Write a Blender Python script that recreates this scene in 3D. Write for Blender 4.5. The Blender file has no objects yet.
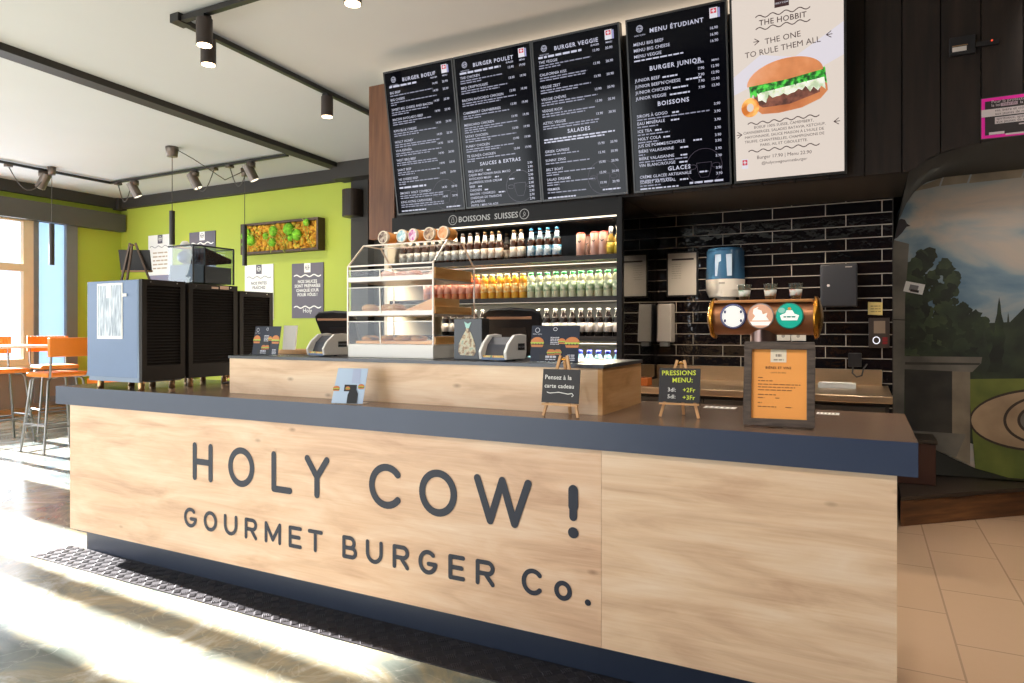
import bpy, math, random
from mathutils import Vector, Matrix
random.seed(7)
C = bpy.context.scene.collection
PI = math.pi
FZ = 0.045                      # floor height
# ---------------------------------------------------------------- survey helpers: a sight line of the camera to a wall/shelf plane
F0, V0, CU, HC, YAW = 683., 329., 512., 1.25, math.radians(27.3)
FX, FY, RX, RY = -math.sin(YAW), math.cos(YAW), math.cos(YAW), math.sin(YAW)
def ray(u, v):
    a = (u-CU)/F0
    return FX+RX*a, FY+RY*a, (V0-v)/F0
def at_y(u, v, y):
    r = ray(u, v); t = y/r[1]; return (r[0]*t, y, HC+r[2]*t)
def at_x(u, v, x):
    r = ray(u, v); t = x/r[0]; return (x, r[1]*t, HC+r[2]*t)
def at_z(u, v, z):
    r = ray(u, v); t = (z-HC)/r[2]; return (r[0]*t, r[1]*t, z)
# ---------------------------------------------------------------- materials
def lin(c):
    if isinstance(c, str):
        c = c.lstrip('#'); c = [int(c[i:i+2], 16)/255 for i in (0, 2, 4)]
    return tuple(x/12.92 if x <= .04045 else ((x+.055)/1.055)**2.4 for x in c)+(1,)
MATS = {}
def mat(name, col='#808080', rough=.5, metal=0., emit=None, es=1., spec=.5, coat=0., var=0., vscale=8., stretch=(1, 1, 1), bump=0., bscale=60., rvar=0.):
    if name in MATS: return MATS[name]
    m = bpy.data.materials.new(name); m.use_nodes = True
    nt = m.node_tree; N = nt.nodes; L = nt.links
    b = N['Principled BSDF']
    c = lin(col)
    b.inputs['Base Color'].default_value = c
    b.inputs['Roughness'].default_value = rough
    b.inputs['Metallic'].default_value = metal
    b.inputs['Specular IOR Level'].default_value = spec
    b.inputs['Coat Weight'].default_value = coat
    if emit:
        b.inputs['Emission Color'].default_value = lin(emit); b.inputs['Emission Strength'].default_value = es
    tc = N.new('ShaderNodeTexCoord')
    mp = N.new('ShaderNodeMapping'); mp.inputs['Scale'].default_value = stretch
    L.new(tc.outputs['Object'], mp.inputs['Vector'])
    nz = N.new('ShaderNodeTexNoise'); nz.inputs['Scale'].default_value = vscale; nz.inputs['Detail'].default_value = 5
    L.new(mp.outputs['Vector'], nz.inputs['Vector'])
    v = max(var, .03)
    hsv = N.new('ShaderNodeHueSaturation'); hsv.inputs['Color'].default_value = c
    mr = N.new('ShaderNodeMapRange'); mr.inputs['To Min'].default_value = 1-v; mr.inputs['To Max'].default_value = 1+v
    mr.inputs['From Min'].default_value = .25; mr.inputs['From Max'].default_value = .75
    L.new(nz.outputs['Fac'], mr.inputs['Value']); L.new(mr.outputs['Result'], hsv.inputs['Value'])
    L.new(hsv.outputs['Color'], b.inputs['Base Color'])
    if rvar:
        m2 = N.new('ShaderNodeMapRange'); m2.inputs['To Min'].default_value = max(.02, rough-rvar); m2.inputs['To Max'].default_value = rough+rvar
        L.new(nz.outputs['Fac'], m2.inputs['Value']); L.new(m2.outputs['Result'], b.inputs['Roughness'])
    if bump:
        n2 = N.new('ShaderNodeTexNoise'); n2.inputs['Scale'].default_value = bscale
        bp = N.new('ShaderNodeBump'); bp.inputs['Strength'].default_value = bump; bp.inputs['Distance'].default_value = .01
        L.new(mp.outputs['Vector'], n2.inputs['Vector']); L.new(n2.outputs['Fac'], bp.inputs['Height']); L.new(bp.outputs['Normal'], b.inputs['Normal'])
    MATS[name] = m
    return m
def glow(name, col='#ffffff', s=1.):
    if name in MATS: return MATS[name]
    return mat(name, '#050505', .3, emit=col, es=s)
def ramp_mat(name, stops, scale=4., stretch=(1, 1, 1), rough=.4, detail=6., distort=0., bump=0., rvar=0., coat=0., tex='noise', spec=.5, rot=(0, 0, 0), emit=0.):
    """noise driven colour ramp"""
    if name in MATS: return MATS[name]
    m = bpy.data.materials.new(name); m.use_nodes = True
    nt = m.node_tree; N = nt.nodes; L = nt.links; b = N['Principled BSDF']
    tc = N.new('ShaderNodeTexCoord'); mp = N.new('ShaderNodeMapping'); mp.inputs['Scale'].default_value = stretch; mp.inputs['Rotation'].default_value = rot
    L.new(tc.outputs['Object'], mp.inputs['Vector'])
    if tex == 'noise':
        t = N.new('ShaderNodeTexNoise'); t.inputs['Scale'].default_value = scale; t.inputs['Detail'].default_value = detail; t.inputs['Distortion'].default_value = distort
        out = t.outputs['Fac']
    else:
        t = N.new('ShaderNodeTexVoronoi'); t.inputs['Scale'].default_value = scale
        out = t.outputs['Distance']
    L.new(mp.outputs['Vector'], t.inputs['Vector'])
    r = N.new('ShaderNodeValToRGB'); el = r.color_ramp.elements
    while len(el) < len(stops): el.new(.5)
    for e, (p, c) in zip(el, stops): e.position = p; e.color = lin(c)
    L.new(out, r.inputs['Fac']); L.new(r.outputs['Color'], b.inputs['Base Color'])
    b.inputs['Roughness'].default_value = rough; b.inputs['Coat Weight'].default_value = coat; b.inputs['Specular IOR Level'].default_value = spec
    if rvar:
        m2 = N.new('ShaderNodeMapRange'); m2.inputs['To Min'].default_value = max(.02, rough-rvar); m2.inputs['To Max'].default_value = rough+rvar
        L.new(out, m2.inputs['Value']); L.new(m2.outputs['Result'], b.inputs['Roughness'])
    if bump:
        bp = N.new('ShaderNodeBump'); bp.inputs['Strength'].default_value = bump; bp.inputs['Distance'].default_value = .01
        L.new(out, bp.inputs['Height']); L.new(bp.outputs['Normal'], b.inputs['Normal'])
    if emit:
        L.new(r.outputs['Color'], b.inputs['Emission Color']); b.inputs['Emission Strength'].default_value = emit
    MATS[name] = m
    return m
def oak_mat(name, base, light, dark, offs=0.):
    m = bpy.data.materials.new(name); m.use_nodes = True
    nt = m.node_tree; N = nt.nodes; L = nt.links; b = N['Principled BSDF']; b.inputs['Roughness'].default_value = .42
    tc = N.new('ShaderNodeTexCoord'); mp = N.new('ShaderNodeMapping'); mp.inputs['Location'].default_value = (offs, offs*2, offs)
    mp.inputs['Scale'].default_value = (1., 1., 5.5)
    L.new(tc.outputs['Object'], mp.inputs['Vector'])
    n1 = N.new('ShaderNodeTexNoise'); n1.inputs['Scale'].default_value = 2.3; n1.inputs['Detail'].default_value = 7; n1.inputs['Roughness'].default_value = .55; n1.inputs['Distortion'].default_value = .7
    L.new(mp.outputs['Vector'], n1.inputs['Vector'])
    r1 = N.new('ShaderNodeValToRGB'); e = r1.color_ramp.elements
    e[0].position = .3; e[0].color = lin(dark); e[1].position = .72; e[1].color = lin(light); x = e.new(.5); x.color = lin(base)
    L.new(n1.outputs['Fac'], r1.inputs['Fac'])
    mp2 = N.new('ShaderNodeMapping'); mp2.inputs['Scale'].default_value = (2.2, 2.2, 90); L.new(tc.outputs['Object'], mp2.inputs['Vector'])
    n2 = N.new('ShaderNodeTexNoise'); n2.inputs['Scale'].default_value = 2; n2.inputs['Detail'].default_value = 4; L.new(mp2.outputs['Vector'], n2.inputs['Vector'])
    mx = N.new('ShaderNodeMix'); mx.data_type = 'RGBA'; mx.blend_type = 'SOFT_LIGHT'; mx.inputs['Factor'].default_value = .3
    L.new(r1.outputs['Color'], mx.inputs['A']); L.new(n2.outputs['Fac'], mx.inputs['B'])
    # knots
    mp3 = N.new('ShaderNodeMapping'); mp3.inputs['Scale'].default_value = (1.6, 1.6, 3.6); mp3.inputs['Location'].default_value = (offs+.3, 0, .2); L.new(tc.outputs['Object'], mp3.inputs['Vector'])
    vo = N.new('ShaderNodeTexVoronoi'); vo.inputs['Scale'].default_value = 2.1; L.new(mp3.outputs['Vector'], vo.inputs['Vector'])
    r3 = N.new('ShaderNodeValToRGB'); e = r3.color_ramp.elements; e[0].position = .0; e[0].color = (.32, .24, .2, 1); e[1].position = .085; e[1].color = (1, 1, 1, 1)
    L.new(vo.outputs['Distance'], r3.inputs['Fac'])
    m3 = N.new('ShaderNodeMix'); m3.data_type = 'RGBA'; m3.blend_type = 'MULTIPLY'; m3.inputs['Factor'].default_value = .75
    L.new(mx.outputs['Result'], m3.inputs['A']); L.new(r3.outputs['Color'], m3.inputs['B'])
    L.new(m3.outputs['Result'], b.inputs['Base Color'])
    MATS[name] = m
    return m
def brick_mat(name, c1, c2, mortar, bw, rh, ms, rough, axes='XZ', offset=.5, bump=.25, offx=0., offz=0., mrough=.7, bscale=18.):
    m = bpy.data.materials.new(name); m.use_nodes = True
    nt = m.node_tree; N = nt.nodes; L = nt.links; b = N['Principled BSDF']
    tc = N.new('ShaderNodeTexCoord'); sp = N.new('ShaderNodeSeparateXYZ'); cb = N.new('ShaderNodeCombineXYZ')
    L.new(tc.outputs['Object'], sp.inputs[0])
    ad = N.new('ShaderNodeMath'); ad.inputs[1].default_value = offx; L.new(sp.outputs[axes[0]], ad.inputs[0])
    ad2 = N.new('ShaderNodeMath'); ad2.inputs[1].default_value = offz; L.new(sp.outputs[axes[1]], ad2.inputs[0])
    L.new(ad.outputs[0], cb.inputs[0]); L.new(ad2.outputs[0], cb.inputs[1])
    br = N.new('ShaderNodeTexBrick'); br.offset = offset; br.inputs['Scale'].default_value = 1
    br.inputs['Color1'].default_value = lin(c1); br.inputs['Color2'].default_value = lin(c2); br.inputs['Mortar'].default_value = lin(mortar)
    br.inputs['Brick Width'].default_value = bw; br.inputs['Row Height'].default_value = rh; br.inputs['Mortar Size'].default_value = ms; br.inputs['Mortar Smooth'].default_value = .1
    L.new(cb.outputs[0], br.inputs['Vector']); L.new(br.outputs['Color'], b.inputs['Base Color'])
    mr = N.new('ShaderNodeMapRange'); mr.inputs['To Min'].default_value = rough; mr.inputs['To Max'].default_value = mrough
    L.new(br.outputs['Fac'], mr.inputs['Value']); L.new(mr.outputs['Result'], b.inputs['Roughness'])
    nz = N.new('ShaderNodeTexNoise'); nz.inputs['Scale'].default_value = bscale; nz.inputs['Detail'].default_value = 2; L.new(cb.outputs[0], nz.inputs['Vector'])
    sub = N.new('ShaderNodeMath'); sub.operation = 'SUBTRACT'; L.new(nz.outputs['Fac'], sub.inputs[0]); L.new(br.outputs['Fac'], sub.inputs[1])
    bp = N.new('ShaderNodeBump'); bp.inputs['Strength'].default_value = bump; bp.inputs['Distance'].default_value = .012
    L.new(sub.outputs[0], bp.inputs['Height']); L.new(bp.outputs['Normal'], b.inputs['Normal'])
    MATS[name] = m
    return m
def thin_glass(name, tint='#ffffff', refl=.12, rough=.02, alpha=1., fres=1.35):
    """clear sheet: see-through with a fresnel reflection"""
    if name in MATS: return MATS[name]
    m = bpy.data.materials.new(name); m.use_nodes = True
    nt = m.node_tree; N = nt.nodes; L = nt.links; N.remove(N['Principled BSDF'])
    out = N['Material Output']; tr = N.new('ShaderNodeBsdfTransparent'); tr.inputs[0].default_value = lin(tint)
    gl = N.new('ShaderNodeBsdfGlossy'); gl.inputs['Roughness'].default_value = rough; gl.inputs['Color'].default_value = (1, 1, 1, 1)
    lw = N.new('ShaderNodeLayerWeight'); pw = N.new('ShaderNodeMath'); pw.operation = 'POWER'; pw.inputs[1].default_value = 4.
    L.new(lw.outputs['Facing'], pw.inputs[0])
    ad = N.new('ShaderNodeMath'); ad.operation = 'MULTIPLY_ADD'; ad.inputs[1].default_value = .75; ad.inputs[2].default_value = refl; ad.use_clamp = True
    L.new(pw.outputs[0], ad.inputs[0])
    mx = N.new('ShaderNodeMixShader'); L.new(ad.outputs[0], mx.inputs[0]); L.new(tr.outputs[0], mx.inputs[1]); L.new(gl.outputs[0], mx.inputs[2])
    L.new(mx.outputs[0], out.inputs[0])
    MATS[name] = m
    return m
# ---------------------------------------------------------------- mesh builder
class MB:
    lift = 0
    def __init__(s): s.v = []; s.f = []; s.m = []; s.mats = []; s.sm = []
    def mi(s, m):
        if m not in s.mats: s.mats.append(m)
        return s.mats.index(m)
    def add(s, vs, fs, m, smooth=False):
        k = len(s.v); s.v += [tuple(p) for p in vs]; i = s.mi(m)
        for f in fs: s.f.append([k+j for j in f]); s.m.append(i); s.sm.append(smooth)
        return s
    def box(s, x0, x1, y0, y1, z0, z1, m, top=None):
        v = [(x, y, z) for z in (z0, z1) for y in (y0, y1) for x in (x0, x1)]
        f = [(0, 2, 3, 1), (0, 1, 5, 4), (1, 3, 7, 5), (3, 2, 6, 7), (2, 0, 4, 6)]
        s.add(v, f, m); s.add([v[4], v[5], v[7], v[6]], [(0, 1, 2, 3)], top or m) if top else s.add(v, [(4, 5, 7, 6)], m)
        return s
    def hexa(s, b, t, m):
        """b, t: four corner points each (ccw seen from above)"""
        v = list(b)+list(t)
        return s.add(v, [(3, 2, 1, 0), (4, 5, 6, 7), (0, 1, 5, 4), (1, 2, 6, 5), (2, 3, 7, 6), (3, 0, 4, 7)], m)
    def bar(s, p, q, w, h, m, up=(0, 0, 1)):
        p = Vector(p); q = Vector(q); d = (q-p).normalized(); u = Vector(up)
        if abs(d.dot(u)) > .95: u = Vector((0, 1, 0))
        a = d.cross(u).normalized()*w/2; b = a.cross(d).normalized()*h/2
        return s.hexa([p-a-b, p+a-b, p+a+b, p-a+b], [q-a-b, q+a-b, q+a+b, q-a+b], m)
    def cyl(s, p, q, r0, r1, m, n=16, caps=True, capmat=None):
        p = Vector(p); q = Vector(q); d = (q-p).normalized()
        a = d.orthogonal().normalized(); b = d.cross(a)
        ring = lambda c, r: [c+a*r*math.cos(2*PI*i/n)+b*r*math.sin(2*PI*i/n) for i in range(n)]
        v = ring(p, r0)+ring(q, r1)
        s.add(v, [(i, (i+1) % n, n+(i+1) % n, n+i) for i in range(n)], m, True)
        if caps:
            s.add(v[:n], [tuple(range(n-1, -1, -1))], m); s.add(v[n:], [tuple(range(n))], capmat or m)
        return s
    def lathe(s, prof, m, c=(0, 0, 0), n=16, ax='z', mats=None):
        """prof: (r, h) list"""
        v = []
        for r, h in prof:
            for i in range(n):
                a = 2*PI*i/n; x, y = r*math.cos(a), r*math.sin(a)
                v.append((c[0]+x, c[1]+y, c[2]+h) if ax == 'z' else ((c[0]+x, c[1]-h, c[2]+y) if ax == 'y' else (c[0]+h, c[1]+x, c[2]+y)))
        for k in range(len(prof)-1):
            s.add([], [], m)
        base = len(s.v); s.v += v
        for k in range(len(prof)-1):
            mi = s.mi(mats[k] if mats else m)
            for i in range(n):
                s.f.append([base+k*n+i, base+k*n+(i+1) % n, base+(k+1)*n+(i+1) % n, base+(k+1)*n+i]); s.m.append(mi); s.sm.append(True)
        for k, rev in ((0, 1), (len(prof)-1, 0)):
            if prof[k][0] > 1e-4:
                l = [base+k*n+i for i in range(n)]
                s.f.append(l[::-1] if rev else l); s.m.append(s.mi(mats[min(k, len(prof)-2)] if mats else m)); s.sm.append(False)
        return s
    def tube(s, pts, r, m, n=8, closed=False):
        pts = [Vector(p) for p in pts]; rings = []; N = len(pts); prev = None
        for i, p in enumerate(pts):
            if closed: d = pts[(i+1) % N]-pts[i-1]
            else: d = pts[min(i+1, N-1)]-pts[max(i-1, 0)]
            d.normalize()
            a = d.orthogonal().normalized() if prev is None else (prev-d*prev.dot(d)).normalized()
            prev = a; b = d.cross(a)
            rings += [p+(a*math.cos(2*PI*k/n)+b*math.sin(2*PI*k/n))*r for k in range(n)]
        fs = []
        for i in range(N if closed else N-1):
            j = (i+1) % N
            fs += [(i*n+k, i*n+(k+1) % n, j*n+(k+1) % n, j*n+k) for k in range(n)]
        s.add(rings, fs, m, True)
        if not closed: s.add(rings[:n], [tuple(range(n-1, -1, -1))], m); s.add(rings[-n:], [tuple(range(n))], m)
        return s
    def prism(s, poly, fr, t, m, side=None):
        """poly of 2D points in frame fr=(O,X,Y,N), thick t along N (0: flat)"""
        O, X, Y, Nn = fr
        a = [O+X*p[0]+Y*p[1]+Nn*t for p in poly]; n = len(poly)
        ar = sum(poly[i][0]*poly[(i+1) % n][1]-poly[(i+1) % n][0]*poly[i][1] for i in range(n))
        o = list(range(n)) if ar > 0 else list(range(n))[::-1]
        s.add(a, [o], m)
        if t:
            b = [O+X*p[0]+Y*p[1] for p in poly]
            s.add(b, [o[::-1]], side or m)
            s.add(b+a, [((o[i]), (o[(i+1) % n]), n+o[(i+1) % n], n+o[i]) for i in range(n)], side or m)
        return s
    def ribbon(s, pts, w, fr, off, m, closed=False, caps=True):
        O, X, Y, Nn = fr; n = len(pts); L = []; R = []
        for i in range(n):
            if closed: a, b = pts[i-1], pts[(i+1) % n]
            else: a, b = pts[max(i-1, 0)], pts[min(i+1, n-1)]
            dx, dy = b[0]-a[0], b[1]-a[1]; l = math.hypot(dx, dy) or 1
            nx, ny = -dy/l*w/2, dx/l*w/2
            L.append((pts[i][0]+nx, pts[i][1]+ny)); R.append((pts[i][0]-nx, pts[i][1]-ny))
        W = lambda p: O+X*p[0]+Y*p[1]+Nn*off
        MB.lift = (MB.lift+1) % 24; off += MB.lift*.00004
        v = [W(p) for p in L]+[W(p) for p in R]
        s.add(v, [(n+i, n+(i+1) % n, (i+1) % n, i) for i in range(n if closed else n-1)], m)
        if not closed and caps:
            for i, sg in ((0, -1), (n-1, 1)):
                p = pts[i]; q = L[i] if sg < 0 else R[i]; a0 = math.atan2(q[1]-p[1], q[0]-p[0])
                s.add([W((p[0]+w/2*math.cos(a0+PI*k/8), p[1]+w/2*math.sin(a0+PI*k/8))) for k in range(9)], [tuple(range(9))], m)
        return s
    def blob(s, c, r, m, rx=1, ry=1, rz=1, seg=10, rings=6, jit=0.):
        v = []
        for i in range(rings+1):
            t = PI*i/rings
            for j in range(seg):
                a = 2*PI*j/seg; k = 1+random.uniform(-jit, jit)
                v.append((c[0]+r*rx*k*math.sin(t)*math.cos(a), c[1]+r*ry*k*math.sin(t)*math.sin(a), c[2]+r*rz*k*math.cos(t)))
        f = [(i*seg+j, (i+1)*seg+j, (i+1)*seg+(j+1) % seg, i*seg+(j+1) % seg) for i in range(rings) for j in range(seg)]
        return s.add(v, f, m, True)
    def text(s, body, fr, x, y, size, m, align='LEFT', sp=1., off=.0012, bold=0., rot=0.):
        vs, fs = text_geo(body, align, sp, bold)
        O, X, Y, Nn = fr; ca, sa = math.cos(rot), math.sin(rot)
        return s.add([O+X*(x+size*(a*ca-b*sa))+Y*(y+size*(a*sa+b*ca))+Nn*off for a, b in vs], fs, m)
    def greek(s, fr, x, y, width, h, m, off=.0012, word=.02):
        """an unreadably small line of print: word-long dashes"""
        O, X, Y, Nn = fr; p = x; e = x+width
        while p < e:
            w = min(random.uniform(.5, 1.6)*word, e-p)
            s.add([O+X*a+Y*b+Nn*off for a, b in ((p, y), (p+w, y), (p+w, y+h), (p, y+h))], [(0, 1, 2, 3)], m); p += w+word*.22
        return s
    def rect(s, fr, x0, x1, y0, y1, off, m):
        O, X, Y, Nn = fr
        return s.add([O+X*a+Y*b+Nn*off for a, b in ((x0, y0), (x1, y0), (x1, y1), (x0, y1))], [(0, 1, 2, 3)], m)
    def build(s, name, parent=None, bevel=0., seg=2, world=True, loc=None):
        me = bpy.data.meshes.new(name)
        o = Vector((0, 0, 0))
        if parent is not None and world:
            o = parent.matrix_basis.translation.copy(); q = parent.parent
            while q is not None: o += q.matrix_basis.translation; q = q.parent
        if loc is not None: o = Vector(loc)
        me.from_pydata([tuple(Vector(p)-o) for p in s.v], [], s.f)
        for m in s.mats: me.materials.append(m)
        me.polygons.foreach_set('material_index', s.m); me.polygons.foreach_set('use_smooth', s.sm)
        me.update()
        ob = bpy.data.objects.new(name, me); C.objects.link(ob)
        if loc is not None: ob.location = loc
        if parent is not None: ob.parent = parent
        if bevel:
            md = ob.modifiers.new('bevel', 'BEVEL'); md.width = bevel; md.segments = seg; md.limit_method = 'ANGLE'; md.angle_limit = math.radians(40)
            # boxes are built from split faces, weld first
            wd = ob.modifiers.new('weld', 'WELD'); wd.merge_threshold = 1e-5
            ob.modifiers.move(1, 0)
        return ob
_tg = {}
def text_geo(body, align, sp, bold):
    k = (body, align, sp, bold)
    if k not in _tg:
        cu = bpy.data.curves.new('t', 'FONT'); cu.body = body; cu.align_x = align; cu.space_character = sp; cu.resolution_u = 2; cu.offset = bold
        ob = bpy.data.objects.new('t', cu); C.objects.link(ob)
        dg = bpy.context.evaluated_depsgraph_get(); ev = ob.evaluated_get(dg); me = ev.to_mesh()
        _tg[k] = ([(v.co.x, v.co.y) for v in me.vertices], [tuple(p.vertices) for p in me.polygons])
        ev.to_mesh_clear(); bpy.data.objects.remove(ob); bpy.data.curves.remove(cu)
    return _tg[k]
def thing(name, label, cat, loc=(0, 0, 0), rz=0., group=None, o=None):
    if o is None:
        o = bpy.data.objects.new(name, None); C.objects.link(o); o.empty_display_size = .05
        o.location = loc; o.rotation_euler = (0, 0, rz)
    o['label'] = label; o['category'] = cat
    if group: o['group'] = group
    return o
def tag(o, label, cat, group=None): return thing(None, label, cat, group=group, o=o)
def struct(o): o['kind'] = 'structure'; return o
def copy_tree(o, parent=None):
    c = o.copy(); C.objects.link(c); c.parent = parent
    for ch in list(o.children): copy_tree(ch, c)
    return c
def frame(O, X, Y):
    O, X, Y = Vector(O), Vector(X).normalized(), Vector(Y).normalized()
    return (O, X, Y, X.cross(Y).normalized())
def ellipse(cx, cy, rx, ry, n=24, a0=0., a1=2*PI):
    full = abs(a1-a0) > 6.28
    return [(cx+rx*math.cos(a0+(a1-a0)*i/(n if full else n-1)), cy+ry*math.sin(a0+(a1-a0)*i/(n if full else n-1))) for i in range(n)]
def wave(x0, x1, y, amp, n):
    k = 8*n
    return [(x0+(x1-x0)*i/k, y+amp*math.sin(2*PI*n*i/k)) for i in range(k+1)]

# ---------------------------------------------------------------- shared materials
OAK = oak_mat('light_oak', '#dcb798', '#e7cbb2', '#c59d80')
OAK2 = oak_mat('light_oak_second_board', '#e0bf9f', '#ead0b7', '#cba688', 3.7)
OAKR = oak_mat('riser_oak', '#dfbd9a', '#e8cdae', '#c7a17e', 8.1)
NAVY = mat('navy_laminate', '#353f56', .4, var=.04)
NAVYK = mat('navy_kick', '#252f44', .4, var=.04)
TOPB = mat('brown_top_laminate', '#6a5546', .26, var=.12, vscale=3, stretch=(1, 8, 1))
BLACK = mat('black_plastic', '#17161a', .4)
BLACKM = mat('black_metal', '#151313', .5, var=.05, spec=.25)
DGREY = mat('dark_grey_paint', '#3a3734', .6, spec=.3)
GREYP = mat('grey_paint', '#55534f', .6)
WHITE = mat('white_plastic', '#e8e4de', .35)
PAPER = mat('white_paper', '#f1efeb', .7)
CHROME = mat('brushed_steel', '#c9c4bc', .28, 1., var=.06, vscale=20, stretch=(1, 1, 12))
STEELD = mat('dark_tube_steel', '#8b8a88', .3, 1.)
BRASS = mat('brass', '#c98d35', .25, 1.)
PINE = mat('pine_wood', '#d2a06c', .5, var=.1, vscale=10, stretch=(6, 6, 1))
INK = mat('dark_print', '#2b2226', .6)
ORANGE = mat('orange_leather', '#f08428', .45, var=.05)
DWOOD = ramp_mat('dark_plank_wood', [(.3, '#1b1411'), (.7, '#2c211b')], 3, (9, 9, .8), .55, spec=.3)
LITWOOD = ramp_mat('lit_plank_wood', [(.3, '#5a3620'), (.7, '#7e5233')], 3, (9, 9, .8), .5)  # lit copy of the dark plank wood, cove glow put into the colour
# ================================================================ the room
XL, YB, YT, ZC = -10.5, 6.8, 5.05, 3.3
def marble_mat():
    m = bpy.data.materials.new('green_marble_floor'); m.use_nodes = True
    nt = m.node_tree; N = nt.nodes; L = nt.links; b = N['Principled BSDF']
    tc = N.new('ShaderNodeTexCoord')
    n1 = N.new('ShaderNodeTexNoise'); n1.inputs['Scale'].default_value = 2.6; n1.inputs['Detail'].default_value = 12; n1.inputs['Distortion'].default_value = 1.2; n1.inputs['Roughness'].default_value = .62
    L.new(tc.outputs['Object'], n1.inputs['Vector'])
    r = N.new('ShaderNodeValToRGB'); e = r.color_ramp.elements
    e[0].position = .3; e[0].color = lin('#4a544f'); e[1].position = .75; e[1].color = lin('#c0c3bd')
    for p, c in ((.44, '#737870'), (.52, '#8f876f'), (.6, '#a2a298')): x = e.new(p); x.color = lin(c)
    L.new(n1.outputs['Fac'], r.inputs['Fac'])
    # pale veins
    n2 = N.new('ShaderNodeTexNoise'); n2.inputs['Scale'].default_value = 4.5; n2.inputs['Detail'].default_value = 8; n2.inputs['Distortion'].default_value = 1.2
    L.new(tc.outputs['Object'], n2.inputs['Vector'])
    a = N.new('ShaderNodeMath'); a.operation = 'SUBTRACT'; a.inputs[1].default_value = .5; L.new(n2.outputs['Fac'], a.inputs[0])
    a2 = N.new('ShaderNodeMath'); a2.operation = 'ABSOLUTE'; L.new(a.outputs[0], a2.inputs[0])
    vr = N.new('ShaderNodeMapRange'); vr.inputs['From Min'].default_value = 0; vr.inputs['From Max'].default_value = .018; vr.inputs['To Min'].default_value = .22; vr.inputs['To Max'].default_value = 0
    L.new(a2.outputs[0], vr.inputs['Value'])
    mx = N.new('ShaderNodeMix'); mx.data_type = 'RGBA'; mx.inputs['B'].default_value = lin('#c9c8bd')
    L.new(vr.outputs['Result'], mx.inputs['Factor']); L.new(r.outputs['Color'], mx.inputs['A'])
    L.new(mx.outputs['Result'], b.inputs['Base Color'])
    mr = N.new('ShaderNodeMapRange'); mr.inputs['To Min'].default_value = .12; mr.inputs['To Max'].default_value = .3; L.new(n1.outputs['Fac'], mr.inputs['Value']); L.new(mr.outputs['Result'], b.inputs['Roughness'])
    return m
MARBLE = marble_mat()
GREEN = mat('lime_green_wall_paint', '#b3c046', .6, var=.03, vscale=1)
CEIL = mat('cream_ceiling_paint', '#c6c7c9', .8, var=.02, vscale=.8)
TILE = brick_mat('black_glazed_brick_tile', '#0d0d10', '#191316', '#a89f94', .335, .0795, .0032, .07, offset=.37, bump=.24, bscale=13., offx=.11, offz=.058)
TERRA = brick_mat('beige_floor_tile', '#c3a68a', '#bda084', '#a18872', .62, .31, .004, .35, axes='YX', offset=.5, bump=.06, mrough=.6)

fl = MB(); fl.box(XL-.1, 4, -5, 2.4, FZ-.1, FZ, MARBLE); fl.box(XL-.1, -3.82, 2.4, YB+.1, FZ-.1, FZ, MARBLE)
struct(fl.build('floor'))
struct(MB().box(-3.82, 4, 2.4, YB+.1, FZ-.1, FZ, TERRA).build('floor_tiles'))
struct(MB().box(XL-.3, 4, -5, YB+.2, ZC, ZC+.12, CEIL).build('ceiling'))
# green back wall and the dark wall end beside it
struct(MB().box(XL-.3, -5.72, YB, YB+.15, FZ, ZC, GREEN).build('wall_back'))
w = MB(); w.box(-5.72, 4, YB, YB+.15, FZ, ZC, DGREY); w.box(-5.72, -5.45, YB-.12, YB, FZ, ZC-.2, DGREY)
struct(w.build('wall_back_dark'))
# left wall with openings
w = MB(); ops = [(-3.2, -1.2), (-1.0, 1.45), (1.93, 2.2), (2.36, 2.78), (3.2, 5.5), (5.5, 6.08)]
y = -5.
for a, b in ops:
    if a > y+.001: w.box(XL-.2, XL, y, a, FZ, ZC, GREEN)
    y = b
w.box(XL-.2, XL, y, YB, FZ, ZC, GREEN)
for a, b in ops:
    lo = .73 if a < 5.4 else .2
    w.box(XL-.2, XL, a, b, 2.88, ZC, GREEN); w.box(XL-.2, XL, a, b, FZ, lo, mat('sill_wall_taupe', '#8a7d74', .6))
struct(w.build('wall_left'))
struct(MB().box(XL, XL+.02, -5, 6.1, FZ+.1, .72, mat('sill_wall_taupe')).build('wall_left_panel'))
struct(MB().box(XL, XL+.12, -5, 6.1, FZ, FZ+.1, mat('sill_wood', '#a07a52', .5)).build('baseboard_left'))
# visible window: cream frame, mullion, panes
FRM = mat('beige_window_frame', '#e8cfae', .5)
PANE = thin_glass('window_glass', '#f6f9ff', .02)
wf = MB(); Y0, Y1, Z0, Z1 = 3.2, 5.5, .73, 2.88
for a, b, c, d in ((Y0, Y1, Z0, Z0+.1), (Y0, Y1, Z1-.12, Z1), (Y0, Y0+.12, Z0+.1, Z1-.12), (Y1-.13, Y1, Z0+.1, Z1-.12), (Y0+.12, Y1-.13, 2.06, 2.16), (4.28, 4.38, Z0+.1, Z1-.12)):
    wf.box(XL-.06, XL+.02, a, b, c, d, FRM)
struct(wf.build('window_1'))
struct(MB().box(XL-.025, XL-.02, Y0+.1, Y1-.1, Z0+.08, Z1-.1, PANE).build('window_1_pane'))
g = MB(); GF = mat('grey_window_frame', '#77777a', .5)
for a, b, c, d in ((5.5, 5.56, .2, 2.88), (5.94, 6.1, .2, 2.88), (5.56, 5.94, .2, .28), (5.56, 5.94, 2.8, 2.88)): g.box(XL-.05, XL+.04, a, b, c, d, GF)
struct(g.build('window_2'))
bl = bpy.data.materials.new('pale_blue_blind'); bl.use_nodes = True; nt = bl.node_tree
tl = nt.nodes.new('ShaderNodeBsdfTranslucent'); tl.inputs[0].default_value = lin('#a6bacd'); ad = nt.nodes.new('ShaderNodeMixShader'); ad.inputs[0].default_value = .32
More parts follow.
